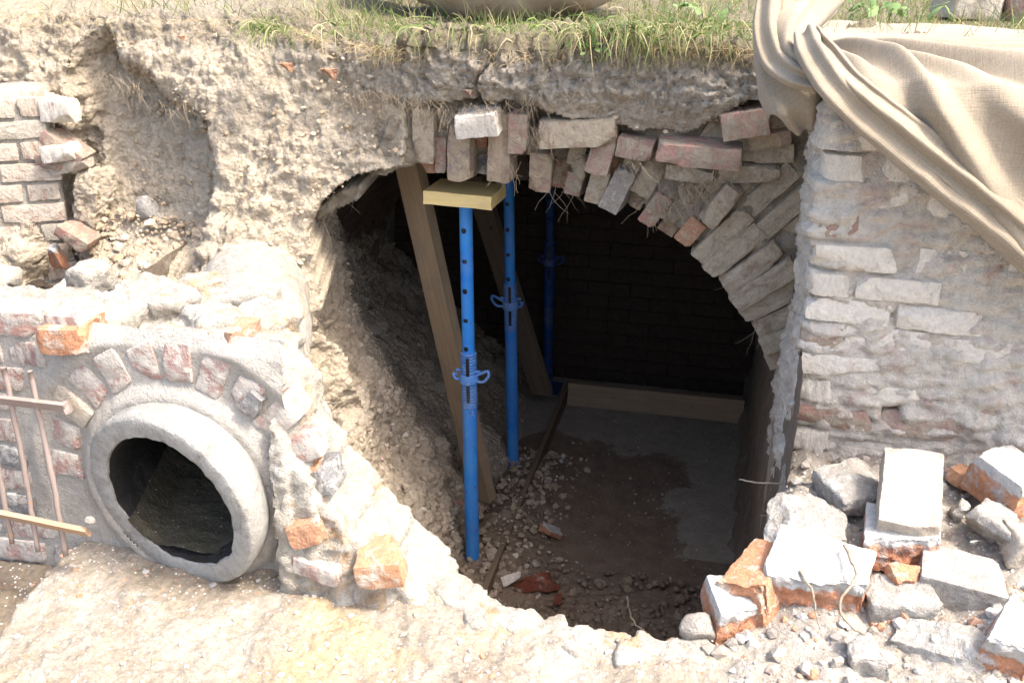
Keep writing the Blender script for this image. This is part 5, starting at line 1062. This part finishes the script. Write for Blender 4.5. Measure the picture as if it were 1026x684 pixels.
# masses of hair roots under the turf lip and between the arch bricks
def hairs(name, spots, n, length, seed, label, mat='fine_root', rad=.0011):
    r_ = np.random.default_rng(seed); parts = []
    for i in range(n):
        x, y, Y = spots[r_.integers(len(spots))]; p = atY(x + r_.normal(0, 9), y + r_.normal(0, 4), Y + r_.normal(0, .02)); L = length * r_.uniform(.4, 1.3)
        d = np.array([r_.normal(0, .35), -.15 + r_.normal(0, .25), -1.0]); q = [p]
        for k in range(5): d = d + r_.normal(0, .35, 3) * np.array([1, .5, .4]); q.append(q[-1] + d / np.linalg.norm(d) * L / 5)
        parts.append(tube(q, np.linspace(rad, rad * .4, 6), 3, False))
    V, F = merge(parts); return prop(link(name, poly_mesh(name, V, F), M[mat]), label, "roots", kind="stuff")
LIPS = [(x, 100 + 8 * math.sin(x * .03), 3.06) for x in range(345, 560, 12)]
hairs("hair_roots", LIPS, 260, .07, 61, "hair roots hanging under the turf lip above the arch")
hairs("hair_roots", [(512, 168, 3.08), (536, 130, 3.06), (670, 190, 3.06), (690, 200, 3.06), (705, 195, 3.05), (660, 205, 3.06), (700, 180, 3.04), (735, 165, 3.05), (640, 165, 3.06)], 170, .08, 62, "tangled hair roots among the arch bricks")
hairs("hair_roots", [(100, 74, 3.0), (112, 82, 3.0), (130, 84, 3.0), (150, 92, 3.0), (175, 106, 3.0), (60, 30, 3.05)], 90, .08, 63, "hair roots along the lip of the left hollow")
hairs("hair_roots", [(560, 190, 3.15), (735, 280, 3.12), (770, 325, 3.1), (320, 215, 3.15), (335, 190, 3.15)], 40, .10, 64, "fine roots dangling from the edge of the opening")

# ================================================================== GRASS
def blades(name, roots, dirs, length, width, seed, mat, label, droop=.6):
    r_ = np.random.default_rng(seed); n = len(roots); k = 4; V = np.zeros((n, k + 1, 2, 3)); P = roots.copy(); D = dirs / np.linalg.norm(dirs, axis=1)[:, None]
    side = np.cross(D, r_.normal(size=(n, 3))); side /= np.linalg.norm(side, axis=1)[:, None] + 1e-9; fall = droop * r_.uniform(.3, 1.3, n)
    for i in range(k + 1):
        w = width * (1 - i / k) ** .7 * .5 + 1e-5; V[:, i, 0] = P - side * w[:, None]; V[:, i, 1] = P + side * w[:, None]
        P = P + D * (length / k)[:, None]; D = D + np.array([0, 0, -1.0]) * (fall * .35)[:, None] + r_.normal(0, .12, (n, 3)); D /= np.linalg.norm(D, axis=1)[:, None]
    idx = np.arange(n * (k + 1) * 2).reshape(n, k + 1, 2)
    F = np.concatenate([np.stack([idx[:, i, 0], idx[:, i, 1], idx[:, i + 1, 1], idx[:, i + 1, 0]], -1) for i in range(k)])
    return prop(link(name, np_mesh(name, V.reshape(-1, 3), F, True), M[mat]), label, "grass", kind="stuff")
def turf(n, xr, d0, d1, seed, dens):
    r_ = np.random.default_rng(seed); X = r_.uniform(*xr, n); D = d0 + (d1 - d0) * r_.random(n) ** 1.6; zt = np.interp(X, bx, ZT); Y = bank_face(X, np.full(n, 1.13)) + D
    keep = r_.random(n) < dens(X, D); X, D, zt, Y = X[keep], D[keep], zt[keep], Y[keep]; return np.stack([X, Y, zt - .012 + .02 * np.clip(D, 0, 1)], -1), D, r_
gd = lambda X, D: (.25 + .75 * sstep(-1.75, -1.35, X)) * sstep(-.25, .2, fbm(np.stack([X, D, X * 0], -1), 4.5, 3, seed=71) + .05) * (.3 + .7 * sstep(.0, .1, D))
Pb, D, r_ = turf(19000, (-2.5, 1.8), -.01, 1.9, 71, gd); n = len(Pb)
blades("grass", Pb, np.stack([r_.normal(0, .45, n), -.25 + r_.normal(0, .4, n), np.ones(n)], -1), .075 * 2.0 ** r_.normal(0, .5, n), .0034 * r_.uniform(.6, 1.4, n), 72, 'grass', "green grass growing along the top of the bank")
sd_ = lambda X, D: (sstep(-1.7, -1.2, X) * .9 + .12) * sstep(-.3, .25, fbm(np.stack([X, D * 2, X * 0 + 3], -1), 6, 3, seed=79) + .05)
Pb, D, r_ = turf(16000, (-2.6, .35), -.06, .30, 73, sd_); n = len(Pb); Pb[:, 2] -= .01 + .05 * r_.random(n) ** 3
blades("dry_grass", Pb, np.stack([r_.normal(0, .7, n), -.8 + r_.normal(0, .3, n), .35 + r_.normal(0, .4, n)], -1), .05 * 2.0 ** r_.normal(0, .45, n), .0022 * r_.uniform(.6, 1.4, n), 74, 'straw', "dry yellow grass matted along the bank edge", 1.5)
# tufts hanging over the edge
Pt = []
for (cx, n_) in [(262, 60), (270, 90), (282, 40), (330, 30), (400, 40), (430, 40), (470, 30), (500, 40), (560, 70), (585, 60), (610, 90), (632, 160), (645, 110), (668, 70), (690, 90), (720, 90), (735, 60)]:
    q = atY(cx, 30, 3.09); Pt.append(q + np.random.default_rng(cx).normal(0, 1, (max(8, int(n_ * .6)), 3)) * np.array([.04, .03, .014]))
Pt = np.concatenate(Pt); r_ = np.random.default_rng(75); n = len(Pt)
blades("overhanging_grass", Pt, np.stack([r_.normal(0, .4, n), -.9 + r_.normal(0, .25, n), .35 + r_.normal(0, .3, n)], -1), .13 * r_.uniform(.4, 1.6, n), .0045 * r_.uniform(.6, 1.3, n), 76, 'grass', "green tufts of grass hanging over the bank edge", 1.7)
# a small leafy weed on the edge
wd = prop(empty("weed", tuple(atY(597, 48, 3.06))), "small pale green leafy weed on the bank edge under the burlap roll", "plant"); r_ = np.random.default_rng(77)
lv = np.array([(0, 0, 0), (.007, .012, .002), (.012, .028, .0), (.008, .042, -.004), (0, .05, -.008), (-.008, .042, -.004), (-.012, .028, .0), (-.007, .012, .002), (0, .026, .004)]); lf = [[0, 1, 8], [1, 2, 8], [2, 3, 8], [3, 4, 8], [4, 5, 8], [5, 6, 8], [6, 7, 8], [7, 0, 8]]
lm = poly_mesh("leaf", lv, lf); lm.materials.append(M['leaf'])
for i in range(26):
    o = bpy.data.objects.new("leaf", lm); col.objects.link(o); o.parent = wd; o.location = r_.normal(0, 1, 3) * np.array([.035, .02, .03]); o.rotation_euler = (r_.uniform(-1.2, .3), r_.uniform(-.6, .6), r_.uniform(0, 6.28)); s = r_.uniform(.5, 1.0); o.scale = (s, s, s)
for i in range(8):
    V, F = tube(spline([(0, .03, -.06), r_.normal(0, .015, 3) + np.array([0, .01, -.02]), r_.normal(0, .03, 3)], 5), .0012, 5); link("stem", poly_mesh("stem", V, F), M['leaf'], wd)

def leafy(px, py, Y, n, label, spread, seed):
    w_ = prop(empty("weed", tuple(atY(px, py, Y))), label, "plant"); r_ = np.random.default_rng(seed)
    for i in range(n):
        o = bpy.data.objects.new("leaf", lm); col.objects.link(o); o.parent = w_; o.location = r_.normal(0, 1, 3) * np.array([spread, .03, .018]) + np.array([0, 0, .02]); o.rotation_euler = (r_.uniform(-.9, .6), r_.uniform(-.6, .6), r_.uniform(0, 6.28)); s = r_.uniform(.7, 1.5); o.scale = (s, s, s)
    for i in range(8):
        q = r_.normal(0, 1, 3) * np.array([spread, .02, .01]); V, F = tube(spline([q * np.array([1, 1, 0]) + np.array([0, .0, -.05]), q * .5 + np.array([0, 0, -.01]), q + np.array([0, 0, .03])], 5), .0014, 5); link("stem", poly_mesh("stem", V, F), M['leaf'], w_)
leafy(888, 10, 3.60, 26, "broad leaved green weed behind the burlap at the top right", .10, 81)
leafy(700, 14, 3.45, 16, "low leafy weed in the grass left of the burlap twist", .08, 82)
